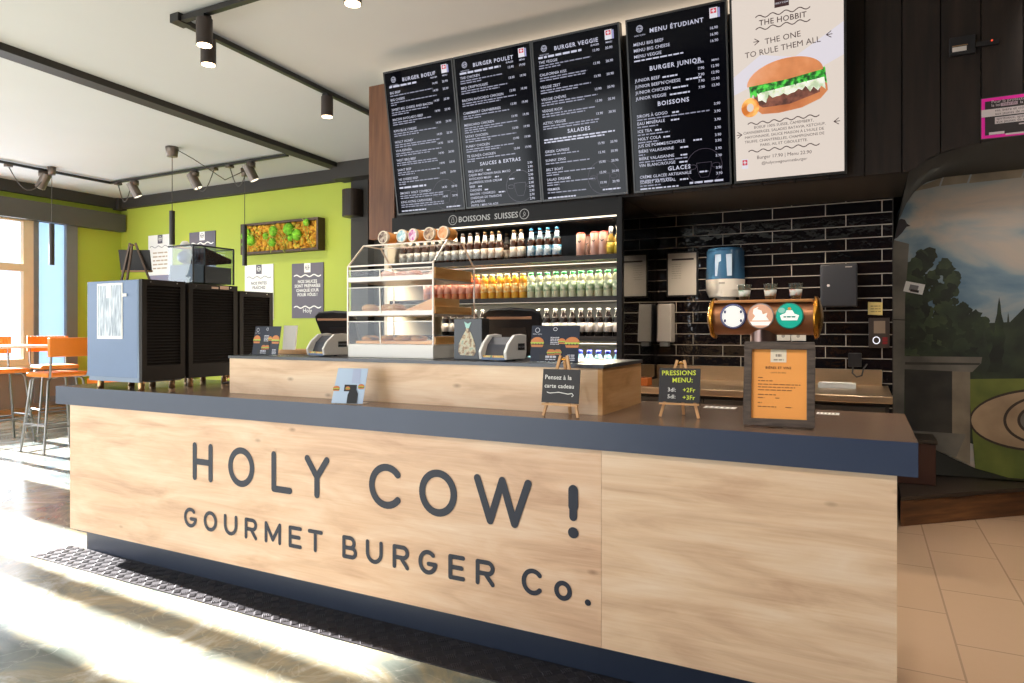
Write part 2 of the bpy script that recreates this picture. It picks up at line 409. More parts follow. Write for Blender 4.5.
nt.nodes['Principled BSDF'].inputs['Base Color'].default_value = lin('#a6bacd')
nt.links.new(nt.nodes['Principled BSDF'].outputs[0], ad.inputs[1]); nt.links.new(tl.outputs[0], ad.inputs[2]); nt.links.new(ad.outputs[0], nt.nodes['Material Output'].inputs[0])
sh = MB().box(XL-.03, XL-.02, 5.56, 5.94, .28, 2.8, bl).build('window_blind')
tag(sh, 'pale blue blind filling the narrow grey framed window beside the large window', 'blind')
sl = MB(); sl.box(XL, XL+.16, 3.1, 5.5, .69, .73, FRM); struct(sl.build('window_1_sill'))
bx = MB().box(XL, XL+.16, -4, YB-.03, 2.78, 3.045, GREYP).build('curtain_box')
tag(bx, 'long grey curtain box running above the windows on the green wall', 'curtain box')
# dark trim at the ceiling, the ceiling beam
struct(MB().box(XL, XL+.08, -5, YB, 3.14, ZC, DGREY).build('trim_1'))
t = MB(); t.box(XL+.08, -5.8, YB-.08, YB, 3.14, ZC, DGREY); t.box(XL, XL+.14, YB-.14, YB, 3.12, ZC, DGREY); struct(t.build('trim_2'))
struct(MB().hexa([(-5.05, -5, 3.245), (-4.90, -5, 3.245), (-5.78, YB-.2, 3.245), (-5.93, YB-.2, 3.245)], [(-5.05, -5, ZC), (-4.90, -5, ZC), (-5.78, YB-.2, ZC), (-5.93, YB-.2, ZC)], DGREY).build('ceiling_beam'))
t = MB(); t.box(-5.86, -3.45, YB-.32, YB-.08, 3.1, ZC, DGREY); struct(t.build('trim_3'))
# unseen wall behind the camera, openings shaped for the screen reflections: piers, lintel, sill
w = MB()
for a, b in ((XL, -9.6), (-6.2, -5.8), (-3.7, -2.)): w.box(a, b, -5.15, -5, FZ, ZC, DGREY)
w.box(-2., 4, -5.15, -5, .35, 2.75, mat('warm_brown_wall', '#6b4a34', .7))
w.box(XL, 4, -5.15, -5, 2.75, ZC, DGREY); w.box(XL, 4, -5.15, -5, FZ, .35, DGREY)
struct(w.build('wall_front'))
w = MB(); w.box(3.5, 3.65, -5, YB, FZ, ZC, mat('warm_grey_wall', '#8d8378', .7)); struct(w.build('wall_right'))
# tiled kitchen wall, the lowered soffit with its plank front
struct(MB().box(-3.5, .16, YT, YT+.1, FZ, 2.098, TILE).build('wall_tiled'))
struct(MB().box(.1601, .1645, YT-.001, YT+.72, FZ, 3.1, DGREY).build('wall_return'))
arch = [at_y(u, v, 4.25) for u, v in ((909, 174), (913, 169.5), (918, 165.5), (926, 160), (935.5, 154.5), (950, 149), (979, 142.5), (1024, 134.5))]
arch = [(a[0], a[2]) for a in arch]; arch = [(arch[0][0], 2.1)]+arch[1:]+[(1.2, 2.25), (2.2, 2.27)]
def arch_z(x):
    if x <= arch[0][0]: return 2.1
    for (a, za), (b, zb) in zip(arch, arch[1:]):
        if a <= x <= b: return za+(zb-za)*(x-a)/(b-a)
    return arch[-1][1]
pl = MB(); x = -3.2
edges = [-3.2]
while edges[-1] < 2.2: edges.append(edges[-1]+.178)
fr = frame((0, 4.28, 0), (1, 0, 0), (0, 0, 1))
for a, b in zip(edges, edges[1:]):
    b -= .006; n = 6 if a > -.2 else 1
    bot = [(a+(b-a)*i/n, arch_z(a+(b-a)*i/n)) for i in range(n+1)]
    pl.prism(bot+[(b, 3.145), (a, 3.145)], fr, .03, DWOOD)
pl.box(-3.43, 2.2, 4.281, 4.30, 2.3, 3.14, BLACKM)
pl.box(-3.43, arch[0][0], 4.281, 4.30, 2.1, 2.3, BLACKM)
struct(pl.build('wall_planks'))
BW = MB(); BW.box(-3.445, -3.20, 4.235, 4.29, 1.95, 3.145, LITWOOD); struct(BW.build('wall_planks_end'))
s = MB(); s.box(-3.43, arch[0][0], 4.30, YT, 2.10, 2.16, DGREY); s.box(-3.43, 2.2, 4.30, YT+.7, 3.08, 3.145, DGREY); struct(s.build('ceiling_soffit'))
ls = MB().box(-3.44, 2.1, 4.31, 4.35, 3.146, 3.165, glow('warm_strip', '#ffdcb0', 1.3)).build('light_strip')
tag(ls, 'warm light strip lying along the top of the plank wall', 'light strip')
# ---------------------------------------------------------------- mural in its arched recess
YM = 5.75
fm = frame((0, YM, 0), (1, 0, 0), (0, 0, 1))
M2 = lambda u, v: (lambda p: (p[0], p[2]))(at_y(u, v, YM))
tip = [M2(u, v) for u, v in ((893, 246), (894.5, 226), (898, 211), (906, 197.5), (917, 187.5), (928, 181.5), (942, 177.5), (980, 173.5), (1024, 169))]
xr = 2.3; tip += [(xr, tip[-1][1]+.04)]
bot = [M2(u, v) for u, v in ((1024, 482), (1000, 475), (975, 468), (956, 460), (940, 452), (922, 442), (905, 432), (893, 424))]
outline = [(xr, .05)]+bot
SKY = ramp_mat('painted_sky', [(.28, '#54748c'), (.42, '#8096a2'), (.5, '#a9aaa6'), (.6, '#c4b3a2'), (.75, '#9a9a9a')], 1.3, (1, 1, 2.2), .55, 5, .6)
TREE = ramp_mat('painted_tree', [(.35, '#1d2418'), (.55, '#34402a'), (.7, '#4c5836')], 5, rough=.6)
TREED = ramp_mat('painted_tree_dark', [(.35, '#171d13'), (.6, '#2b3522'), (.75, '#3d4a2c')], 7, rough=.6)
CONI = ramp_mat('painted_conifer', [(.35, '#20271d'), (.65, '#37402d')], 6, rough=.6)
STONE = ramp_mat('painted_stone', [(.3, '#55514a'), (.7, '#857e72')], 4, rough=.6)
STONED = ramp_mat('painted_dark_stone', [(.3, '#26241f'), (.7, '#413d36')], 5, rough=.6)
STONEL = ramp_mat('painted_pale_stone', [(.3, '#7c705f'), (.7, '#a3947d')], 5, rough=.6)
GRASS = ramp_mat('painted_grass', [(.3, '#4c5a22'), (.7, '#7d8438')], 4, rough=.6)
PATH = ramp_mat('painted_path', [(.3, '#9a8064'), (.7, '#c2a684')], 4, rough=.6)
OUTL = mat('painted_outline', '#3a2c22', .6)
mu = MB()
def layer(px, off, m): mu.prism([M2(u, v) for u, v in px], (fm[0]+fm[3]*off, fm[1], fm[2], fm[3]), 0, m)
mu.prism(tip[::-1]+[(tip[0][0], bot[-1][1])]+bot[::-1]+[(xr, .05)], (fm[0]-fm[3]*.02, fm[1], fm[2], fm[3]), .02, SKY, OUTL)
# lintel stones painted along the top
for i, (a, b) in enumerate((((917, 187.5), (942, 177.5)), ((944, 177), (970, 174.4)), ((972, 174.2), (1024, 169)), ((1026, 168.8), (1120, 160)))):
    layer([(a[0], a[1]), (b[0], b[1]), (b[0]-3, b[1]+8.5), (a[0]-3, a[1]+(9 if i else 4))], .002, STONEL)
# hill line, trees
layer([(893, 330), (905, 327), (1010, 322), (1024, 308), (1160, 318), (1160, 500), (893, 420)], .001, CONI)
random.seed(3)
def crown(cx, cy, rx, ry, off, m, n=16):
    pts = []
    for i in range(n):
        a = 2*PI*i/n; k = 1+random.uniform(-.25, .2)
        pts.append((cx+rx*k*math.cos(a), cy+ry*k*math.sin(a)))
    layer(pts, off, m)
kk = 0
for cx, cy, rx, ry, cnt in ((928, 325, 38, 72, 190), (962, 350, 25, 44, 90), (913, 305, 12, 40, 50)):
    for i in range(cnt):
        a = random.uniform(0, 2*PI); r_ = math.sqrt(random.random()); kk += 1; q = random.uniform(4, 9)
        crown(max(906, cx+rx*r_*math.cos(a)), cy+ry*r_*math.sin(a), q, q*.9, .003+kk*.000009, (TREE, TREED)[i % 2], 16)
for cx, top, wd in ((999, 297, 13), (1016, 318, 9), (1008, 312, 8), (1036, 300, 14), (984, 330, 10)):
    pts = []; nn = 9
    for i in range(nn+1): f = i/nn; pts.append((cx+wd*f*(1 if i % 2 else .75), top+(372-top)*f))
    pts += [(2*cx-a, b) for a, b in pts[::-1]]
    layer(pts, .0064+cx*1e-6, (CONI, TREED)[int(cx) % 2])
# lawn and round path
layer([(968, 379), (1160, 377), (1160, 500), (1024, 482), (975, 468)], .0072, GRASS)
def ell(cx, cy, rx, ry, off, m): layer([(cx+rx*math.cos(2*PI*i/48), cy+ry*math.sin(2*PI*i/48)) for i in range(48)], off, m)
def clip(px): return px
ell(1045, 420, 76, 32, .0075, OUTL); ell(1045, 420, 74, 29.5, .0078, PATH)
ell(1046, 420, 43, 25, .0081, OUTL); ell(1046, 420, 40, 22.5, .0084, PATH); ell(1048, 420, 31, 17.5, .0087, OUTL); ell(1048, 420, 28, 15, .009, STONE)
# stone pier with its cap, step and the tall stone post at the edge
layer([(905, 362), (955, 366), (955, 447), (905, 430)], .0095, STONED); layer([(952, 366), (970, 366), (970, 464), (952, 457)], .0098, STONEL)
layer([(903, 356), (982, 357), (981, 363), (972, 372), (903, 369)], .0102, STONE)
layer([(905, 362), (980, 363), (979, 365), (905, 364.5)], .0104, STONED)
layer([(906, 430), (966, 434), (956, 457), (940, 452), (905, 432)], .0106, STONE)
layer([(893, 240), (909, 244), (905, 300), (904, 432), (893, 424)], .011, STONE); layer([(893, 319), (905, 319.5), (905, 320.5), (893, 320)], .0113, STONED)
# small dark bird on the post
layer([(893, 240), (893, 226), (897, 221), (901, 219), (905, 220), (907, 224), (910.5, 226.2), (906.5, 227), (902, 233), (897, 238)], .0118, INK)
mu = mu.build('wall_mural'); mu['kind'] = 'structure'
st = frame(Vector(at_y(914, 288, YM))+Vector((0, -.015, 0)), (.97, 0, -.24), (.24, 0, .97))
sm = MB(); sm.rect(st, -.062, .062, -.038, .038, 0, PAPER); sm.rect(st, -.03, .025, -.024, .02, .001, mat('sticker_grey', '#77777a')); sm.rect(st, -.02, .035, -.03, -.012, .0015, INK)
sm = sm.build('sticker'); tag(sm, 'small white sticker stuck askew on the painted landscape mural', 'sticker')
# recess lining between the plank arch and the mural
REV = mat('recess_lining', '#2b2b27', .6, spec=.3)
A = [Vector((a, 4.28, z)) for a, z in arch]
B = [Vector((p[0], YM-.001, p[1])) for p in tip]
def resample(P, n):
    d = [0]
    for a, b in zip(P, P[1:]): d.append(d[-1]+(b-a).length)
    out = []
    for i in range(n):
        t = d[-1]*i/(n-1); k = max(j for j in range(len(d)) if d[j] <= t+1e-9); k = min(k, len(P)-2)
        out.append(P[k]+(P[k+1]-P[k])*((t-d[k])/(d[k+1]-d[k])))
    return out
k = 24; A2, B2 = resample([Vector((arch[0][0], 4.28, 2.1))]+A[1:], k), resample(B, k)
rv = MB(); rv.add(A2+B2, [(i, k+i, k+i+1, i+1) for i in range(k-1)], REV, True)
struct(rv.build('trim_4'))
struct(MB().box(.19, 3.5, YM+.02, YM+.1, FZ, 3.1, REV).build('wall_recess'))
# dark reveal sweeping down below the mural, low wooden plinth
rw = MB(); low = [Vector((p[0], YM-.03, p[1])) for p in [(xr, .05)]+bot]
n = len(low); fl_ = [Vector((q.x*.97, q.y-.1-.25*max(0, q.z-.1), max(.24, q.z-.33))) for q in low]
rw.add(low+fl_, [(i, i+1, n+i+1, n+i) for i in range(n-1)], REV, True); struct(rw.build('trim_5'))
PLW = ramp_mat('old_brown_timber', [(.3, '#3a2415'), (.55, '#5c3a20'), (.75, '#7a5230')], 3, (1, 1, 8), .45)
p0, p1 = at_z(898, 526, FZ), at_z(1024, 515.5, FZ)
d = (p1[0]-p0[0], p1[1]-p0[1]); ln = math.hypot(*d); q0 = (p0[0]-.03, p0[1]-.02)
q1 = (p0[0]+d[0]/ln*.98, p0[1]+d[1]/ln*.98)
ph = MB(); poly = [(.195, p0[1]-.01), (q1[0], q1[1]-.0), (3.4, YM-.02), (.195, YM-.02)]
ph.prism([(a, b) for a, b in poly], (Vector((0, 0, FZ)), Vector((1, 0, 0)), Vector((0, 1, 0)), Vector((0, 0, 1))), .16, PLW)
tp = [(a, b) for a, b in poly]; ph.prism([(tp[0][0], tp[0][1]-.02), (tp[1][0]+.01, tp[1][1]-.02), tp[2], tp[3]], (Vector((0, 0, FZ+.16)), Vector((1, 0, 0)), Vector((0, 1, 0)), Vector((0, 0, 1))), .025, mat('dark_plinth_top', '#2e241c', .5))
ph = ph.build('wooden_plinth', bevel=.004); tag(ph, 'low dark timber plinth on the tiles below the mural', 'plinth')
bk = MB(); c = at_y(917, 465, 5.3); bk.box(c[0]-.14, c[0]+.1, 5.2, 5.5, FZ+.186, .50, mat('dark_red_brown_wood', '#3d2015', .5)); bk.box(c[0]-.15, c[0]+.11, 5.19, 5.51, .50, .525, mat('dark_plinth_top'))
tag(bk.build('wooden_box', bevel=.004), 'small dark brown wooden box behind the counter end, on the plinth', 'box')
# ================================================================ the counter
c = thing('service_counter', 'long light oak burger counter with a navy edged worktop and large navy lettering', 'counter', (-1.87, 2.5, FZ))
m = MB(); m.box(-3.905, .13, 2.16, 2.875, .845, .94, NAVY, TOPB); m.box(-3.4, -1.0, 2.875, 3.22, .88, .94, NAVY, TOPB); m.build('worktop', c)
m = MB(); m.box(-3.79, -.7835, 2.17, 2.19, .182, .845, OAK); m.build('front_panel', c)
m = MB(); m.box(-.7825, .08, 2.17, 2.19, .182, .845, OAK2); m.build('front_panel', c)
m = MB(); m.box(.06, .08, 2.1901, 2.85, .182, .845, OAK2); m.build('end_panel', c)
m = MB(); m.box(-3.79, -3.77, 2.1901, 2.85, .182, .845, OAK); m.build('end_panel', c)
m = MB(); m.box(-3.775, .06, 2.25, 2.27, FZ, .182, NAVYK); m.box(-3.775, -3.755, 2.27, 2.8, FZ, .182, NAVYK); m.box(.04, .06, 2.27, 2.8, FZ, .182, NAVYK); m.box(-3.77, .06, 2.195, 2.8, .165, .1815, NAVYK); m.build('toe_kick', c)
m = MB(); m.box(-3.77, .06, 2.78, 2.8, .18, .845, mat('inner_board', '#6b5a4a')); m.build('rear_panel', c)
fr = frame((0, 2.17, 0), (1, 0, 0), (0, 0, 1))
LET = mat('navy_letter', '#171e30', .55)
def stroke(mb, pts, w, closed=False): mb.ribbon(pts, w, fr, .0015, LET, closed)
def arc(cx, cz, rx, rz, a0, a1, n=26): return ellipse(cx, cz, rx, rz, n, math.radians(a0), math.radians(a1))
def glyphs(mb, ch, x0, x1, z0, z1, w):
    """monoline rounded capital between the outer limits x0..x1, z0..z1"""
    h = w/2; x0 += h; x1 -= h; z0 += h; z1 -= h; cx, cz, rx, rz = (x0+x1)/2, (z0+z1)/2, (x1-x0)/2, (z1-z0)/2
    S = lambda *p: stroke(mb, list(p), w)
    if ch == 'H': S((x0, z0), (x0, z1)); S((x1, z0), (x1, z1)); S((x0, cz), (x1, cz))
    elif ch in 'Oo': stroke(mb, ellipse(cx, cz, rx, rz, 40), w, True)
    elif ch == 'L': S((x0, z1), (x0, z0)); S((x0, z0), (x1, z0))
    elif ch == 'Y': S((x0, z1), (cx, cz)); S((x1, z1), (cx, cz)); S((cx, cz), (cx, z0))
    elif ch == 'C': stroke(mb, arc(cx+rx*.08, cz, rx*1.08, rz, 42, 318), w)
    elif ch == 'G': stroke(mb, arc(cx, cz, rx, rz, 48, 352), w); S((x1, cz-rz*.14), (cx+rx*.1, cz-rz*.14))
    elif ch == 'W':
        P = [(x0, z1), (x0+(x1-x0)*.26, z0), (cx, z1), (x0+(x1-x0)*.74, z0), (x1, z1)]
        for a, b in zip(P, P[1:]): S(a, b)
    elif ch == '!':
        S((cx, z1), (cx, z0+(z1-z0)*.36)); mb.ribbon([(cx, z0), (cx+.0005, z0)], w*1.35, fr, .0016, LET)
        mb.ribbon([(cx, z1-.004), (cx+.0002, z1-.06)], w*1.25, fr, .0016, LET)
    elif ch == 'U': stroke(mb, [(x0, z1)]+arc(cx, z0+rx*1.05, rx, rx*1.05, 180, 360, 16)+[(x1, z1)], w)
    elif ch in 'RBP':
        zz = cz-.002; r = (z1-zz)/2
        S((x0, z0), (x0, z1)); xx = x1-(0 if ch == 'R' else (x1-x0)*.12)
        stroke(mb, [(x0, z1)]+arc(xx-r, z1-r, r, r, 90, -90, 12)+[(x0, zz)], w)
        if ch == 'R': S((cx, zz), (x1, z0))
        if ch == 'B': r2 = (zz-z0)/2; stroke(mb, [(x0, zz)]+arc(x1-r2, z0+r2, r2, r2, 90, -90, 12)+[(x0, z0)], w)
    elif ch == 'M':
        P = [(x0, z0), (x0, z1), (cx, z0+(z1-z0)*.12), (x1, z1), (x1, z0)]
        for a, b in zip(P, P[1:]): S(a, b)
    elif ch == 'E':
        S((x0, z0), (x0, z1))
        for z, k in ((z0, 1), (cz, .88), (z1, 1)): S((x0, z), (x0+(x1-x0)*k, z))
    elif ch == 'T': S((x0, z1), (x1, z1)); S((cx, z1), (cx, z0))
    elif ch == '.': mb.ribbon([(cx, z0), (cx+.0005, z0)], w*1.3, fr, .0016, LET)
m = MB(); W1 = .0285
for ch, a, b in (('H', -2.812, -2.675), ('O', -2.572, -2.406), ('L', -2.302, -2.18), ('Y', -2.108, -1.971), ('C', -1.764, -1.6), ('O', -1.521, -1.35), ('W', -1.277, -1.041), ('!', -.9, -.868)):
    m = MB(); glyphs(m, ch, a, b, .54, .718, W1); m.build('letter', c)
W2 = .0168
for ch, a, b in (('G', -2.872, -2.782), ('O', -2.735, -2.646), ('U', -2.6, -2.513), ('R', -2.466, -2.389), ('M', -2.343, -2.244), ('E', -2.2, -2.124), ('T', -2.09, -2.007), ('B', -1.902, -1.825), ('U', -1.78, -1.695), ('R', -1.647, -1.568), ('G', -1.524, -1.437), ('E', -1.388, -1.315), ('R', -1.27, -1.19), ('C', -1.081, -.998)):
    m = MB(); glyphs(m, ch, a, b, .313, .407, W2); m.build('letter', c)
m = MB(); glyphs(m, 'o', -.955, -.889, .315, .384, W2); m.build('letter', c)
m = MB(); glyphs(m, '.', -.838, -.824, .317, .407, W2); m.build('letter', c)
# raised riser on the worktop
c = thing('counter_riser', 'raised light oak box with a thin dark top standing along the worktop', 'counter riser', (-1.8, 2.56, .94))
m = MB(); m.box(-2.747, -.853, 2.325, 2.343, .94, 1.108, OAKR); m.build('front_panel', c)
m = MB(); m.box(-.853, -.835, 2.325, 2.80, .94, 1.108, oak_mat('riser_end_oak', '#e0ae74', '#e8bd88', '#c8925a', 5)); m.build('end_panel', c)
m = MB(); m.box(-2.747, -2.73, 2.343, 2.80, .94, 1.108, OAKR); m.build('end_panel', c)
m = MB(); m.box(-2.73, -.853, 2.782, 2.80, .94, 1.108, OAKR); m.build('rear_panel', c)
m = MB(); m.box(-2.752, -.83, 2.32, 2.805, 1.108, 1.121, mat('charcoal_top', '#34343a', .3)); m.build('top', c)
# checker plate on the floor along the kick
PLATE = mat('dark_checker_steel', '#3f3c40', .42, .6, var=.08)
pm = MB(); pm.box(-3.93, .05, 2.045, 2.249, FZ, FZ+.005, PLATE)
random.seed(1); nx, ny = 76, 4; px_, py_ = 3.94/nx, .193/ny
for i in range(nx):
    for j in range(ny):
        cx, cy = -3.91+px_*(i+.5), 2.049+py_*(j+.5)
        hor = (i+j) % 2; L_, Wd = px_*.36, .0028
        for k in range(5):
            o = (k-2)*px_*.15
            th = PI/4 if hor else -PI/4; ca, sa = math.cos(th), math.sin(th); ax, ay = L_, Wd; ox, oy = -sa*o, ca*o
            x, y, z = cx+ox, cy+oy, FZ+.005
            s_ = .6; RT = lambda a, b, q: (x+a*ca-b*sa, y+a*sa+b*ca, q); v = [RT(-ax, -ay, z), RT(ax, -ay, z), RT(ax, ay, z), RT(-ax, ay, z)]
            v += [RT(-ax*s_, -ay*s_, z+.0026), RT(ax*s_, -ay*s_, z+.0026), RT(ax*s_, ay*s_, z+.0026), RT(-ax*s_, ay*s_, z+.0026)]
            pm.add(v, [(4, 5, 6, 7), (0, 1, 5, 4), (1, 2, 6, 5), (2, 3, 7, 6), (3, 0, 4, 7)], PLATE)
tag(pm.build('checker_plate'), 'long dark raised pattern steel strip on the floor along the counter kick', 'floor plate')

# ================================================================ menu screens
SCR = mat('screen_black', '#06060a', .1, emit='#0a0b12', es=.4, spec=.1)
TW = glow('screen_text', '#d5d5ea', .82); TD = glow('screen_text_dim', '#a3a3bd', .62); COWL = glow('screen_outline', '#5b4763', .4)
BEZ = mat('screen_bezel', '#2a2929', .35)
SWR = glow('screen_red', '#d8344a', .9); SWW = glow('screen_white', '#e9e6ee', .9); SWL = glow('screen_lilac', '#a7a3d8', .8)
BWd, BHt = .597, 1.037
tilt = math.atan2(.178, 1.02)
UPV = Vector((0, -math.sin(tilt), math.cos(tilt)))
def cow(mb, fr, cx, cy, r, w, off, m):
    mb.ribbon(ellipse(cx, cy, r, r, 48), w, fr, off, m, True)
    P = [(-.42, .22), (-.36, -.25), (-.22, -.6), (.22, -.6), (.36, -.25), (.42, .22)]
    mb.ribbon([(cx+a*r, cy+b*r) for a, b in P], w, fr, off, m); mb.ribbon([(cx-.42*r, cy+.22*r), (cx+.42*r, cy+.22*r)], w, fr, off, m)
    for s in (-1, 1): mb.ribbon(ellipse(cx+s*.66*r, cy+.02*r, .22*r, .13*r, 18), w, fr, off, m, True)
def screen(x0, label):
    o = thing('menu_screen', label, 'menu screen', (x0+BWd/2, 4.2, 2.11), group=None)
    O = Vector((x0, 4.198, 2.11)); fr = frame(O, (1, 0, 0), UPV); N = fr[3]
    m = MB(); X, Y = fr[1], fr[2]
    m.prism([(0, 0), (BWd, 0), (BWd, BHt), (0, BHt)], (O-N*.045, X, Y, N), .044, BEZ); 
    for a, b, c_, d in ((0, BWd, 0, .012), (0, BWd, BHt-.012, BHt), (0, .01, .012, BHt-.012), (BWd-.01, BWd, .012, BHt-.012)):
        m.prism([(a, c_), (b, c_), (b, d), (a, d)], (O-N*.001, X, Y, N), .006, BEZ)
    m.build('housing', o, bevel=.0015)
    mb = MB(); y = 2.6
    mb.bar(O+X*.3+Y*.6-N*.045, O+X*.3+Y*.6-N*.05+Vector((0, .06, 0)), .2, .2, BLACKM, up=(1, 0, 0)); mb.build('bracket', o)
    d = MB(); d.rect(fr, .009, BWd-.009, .011, BHt-.011, .0005, SCR); pane = d.build('display', o)
    return o, pane, fr
yy = lambda t: BHt*(1-t)
def dress(fr, cowx=True):
    m = MB()
    m.ribbon(ellipse(.085, yy(.062), .019, .019, 24), .003, fr, .002, TW, True); cow(m, fr, .085, yy(.062), .013, .002, .002, TW)
    m.text('HOLY COW', fr, .085, yy(.103), .0125, TW, 'CENTER', off=.002)
    m.rect(fr, .50, .545, yy(.085), yy(.03), .002, SWW); m.rect(fr, .547, .558, yy(.085), yy(.035), .002, SWL)
    m.rect(fr, .506, .539, yy(.06), yy(.034), .0025, SWR); m.rect(fr, .5195, .5255, yy(.057), yy(.037), .003, SWW); m.rect(fr, .512, .533, yy(.05), yy(.044), .003, SWW)
    if cowx: cow(m, fr, .44, yy(.885), .105, .0022, .0015, COWL)
    return m
def head(m, fr, s, t, x=.305, size=.035): MB().text(s, fr, x, yy(t), size, TW, 'CENTER', 1.2, .002, .022).build('heading', p)
def item(m, fr, s, t, lines=(), price=None, x=.042, size=.0235, tag_=None, pr2=True):
    m = MB(); m.text(s, fr, x, yy(t), size, TW, 'LEFT', 1.04, .002, .006)
    for i, l in enumerate(lines): m.greek(fr, x, yy(t+.0165+.0145*i), l, .0072, TD, .002, .03)
    if tag_: m.greek(fr, x+tag_[0], yy(t), tag_[1], .009, TW, .002, .02)
    if price:
        ps = price if isinstance(price, tuple) else (price,)
        for k, pz in enumerate(ps): m.text(pz, fr, .545-.085*(len(ps)-1-k), yy(t-.012), .0215, TW, 'RIGHT', 1, .002, .01)
    m.build('menu_line', p)
def heads2(m, fr, t): m.text('BURGER', fr, .46, yy(t), .015, TW, 'RIGHT', 1, .002, .01); m.text('MENU', fr, .545, yy(t), .015, TW, 'RIGHT', 1, .002, .01)
# 1
o, p, fr = screen(-3.138, 'black menu screen headed BURGER BOEUF, beside the lit plank end')
m = dress(fr); head(m, fr, 'BURGER BOEUF', .085); heads2(m, fr, .105); m.greek(fr, .042, yy(.115), .24, .013, TW, .002, .04)
for s, t, ls in (('BIG BEEF', .157, (.37,)), ('BIG CHEESE', .205, (.4, .05)), ('SWEET BIG CHEESE AND BACON', .272, (.32, .15)), ('BACON AVOCADO BEEF', .34, (.34, .2)), ('KIWI BLUE CHEESE', .418, (.38, .22)), ('HOLLY HONEY', .495, (.4, .36)), ('VIVA ESPAÑA', .556, (.4, .3)), ('WEST BBQ BEEF', .622, (.36, .36)), ('SAINT BEEF', .69, (.37, .15)), ('HE CHEESE BEEF', .757, (.36, .06)), ('SMOKEY HOLY COWBOY', .855, (.38, .38)), ('KING KONG CARNIVORE', .918, (.38, .38))):
    item(m, fr, s, t, ls, ('14.90', '20.90'))
m.greek(fr, .042, yy(.815), .24, .013, TW, .002, .04); m.greek(fr, .042, yy(.978), .22, .009, TW, .002); m.greek(fr, .44, yy(.978), .12, .009, TW, .002)
m.build('menu_text', p)
# 2
o, p, fr = screen(-2.533, 'black menu screen headed BURGER POULET with a list of sauces and extras')
m = dress(fr); head(m, fr, 'BURGER POULET', .085); heads2(m, fr, .105); m.greek(fr, .042, yy(.12), .32, .013, TW, .002, .04)
for s, t, ls in (('THE CHICKEN', .15, (.33, .17)), ("BBQ CRISP'N'SUISSE", .215, (.36, .3)), ('BACON AVOCADO CHICKEN', .295, (.42, .3)), ('CAMEMBERT CRANBERRIES', .378, (.36, .14)), ('MEXICANO CHICKEN', .455, (.42, .3, .17)), ('SATAY CHICKEN', .53, (.4, .2)), ('FUNKY CHICKEN', .595, (.38, .27)), ('TE GUNZA CHICKEN', .66, (.38, .06))):
    item(m, fr, s, t, ls, ('13.90', '19.90'))
head(m, fr, 'SAUCES & EXTRAS', .722, .3, .033)
for i, (s, tg) in enumerate((('BBQ SAUCE', (.15, .03)), ('CAJUN MATIGNON BASIL MAYO', (.38, .03)), ('AVOCADO MASH', (.21, .03)), ('JALAPEÑOS SOUR CREAM', (.32, .04)), ('BEEF', (.07, .03)), ('CHICKEN', (.12, .03)), ('BACON / CHORIZO', (.23, .05)), ('CHEDDAR DE TRANCHE', None), ('JALAPEÑOS', None), ('FRITES / MINI SALADE', None))):
    item(m, fr, s, .76+.0255*i, (), '2.90', tag_=tg, size=.022)
m.build('menu_text', p)
# 3
o, p, fr = screen(-1.932, 'black menu screen headed BURGER VEGGIE with salads in its lower half')
m = dress(fr); head(m, fr, 'BURGER VEGGIE', .085); heads2(m, fr, .105); m.greek(fr, .042, yy(.12), .3, .013, TW, .002, .04)
for s, t, ls in (('THE VEGGIE', .15, (.36, .15)), ('CALIFORNIA KISS', .225, (.33, .32)), ('VEGGIE ZEST', .3, (.35, .26)), ('VEGGIE CHÈVRE', .375, (.39, .3)), ('VEGGIE RICH', .445, (.37, .3)), ('AZTEC VEGGIE', .52, (.39, .38))):
    item(m, fr, s, t, ls, ('13.90', '20.90'))
head(m, fr, 'SALADES', .59, .29, .034); m.greek(fr, .042, yy(.62), .49, .009, TW, .002, .03); m.greek(fr, .042, yy(.636), .42, .009, TW, .002, .03)
for s, t, ls in (('GREEK CAPRESE', .697, (.24,)), ('SUNNY ZING', .752, (.31,)), ('BELT BOAT', .81, (.34, .09)), ('SALAD DREAMS', .873, (.34, .09)), ('FERMIER', .935, (.28,))):
    item(m, fr, s, t, ls, ('15.90', '20.90'))
m.greek(fr, .042, yy(.985), .2, .009, TW, .002); m.greek(fr, .43, yy(.965), .12, .009, TW, .002); m.build('menu_text', p)
# 4
o, p, fr = screen(-1.296, 'black menu screen headed MENU ÉTUDIANT with junior burgers, drinks and ices')
m = dress(fr); head(m, fr, 'MENU ÉTUDIANT', .095)
for i, s in enumerate(('MENU BIG BEEF', 'MENU BIG CHEESE', 'MENU VEGGIE')): item(m, fr, s, .155+.034*i, (), '16.90', size=.026)
m.greek(fr, .042, yy(.243), .3, .008, TW, .002, .03)
head(m, fr, 'BURGER JUNIOR', .305, .29, .036); heads2(m, fr, .312)
for i, (s, tg) in enumerate((('JUNIOR BEEF', (.17, .09)), ("JUNIOR BEEF'N'CHEESE", (.31, .09)), ('JUNIOR CHICKEN', (.23, .09)), ('JUNIOR VEGGIE', (.21, .12)))): item(m, fr, s, .358+.0345*i, (), ('7.90', '12.90'), tag_=tg, size=.026)
head(m, fr, 'BOISSONS', .51, .27, .036)
for s, t, tg, ls in (('SIROPS À GOGO', .563, (.22, .04), (.44,)), ('EAU MINÉRALE', .605, (.21, .05), (.13,)), ('ICE TEA', .65, (.11, .04), (.2,)), ('HOLY COLA', .695, (.16, .04), (.13,)), ('JUS DE POMME/SCHORLE', .735, (.34, .05), ()), ('BIÈRE VALAISANNE', .767, (.26, .05), (.04,)), ('BIÈRE VALAISANNE', .81, (.26, .04), (.3,)), ('VIN BLANC/ROUGE', .85, (.25, .05), ())):
    item(m, fr, s, t, ls, '3.90', tag_=tg, size=.025)
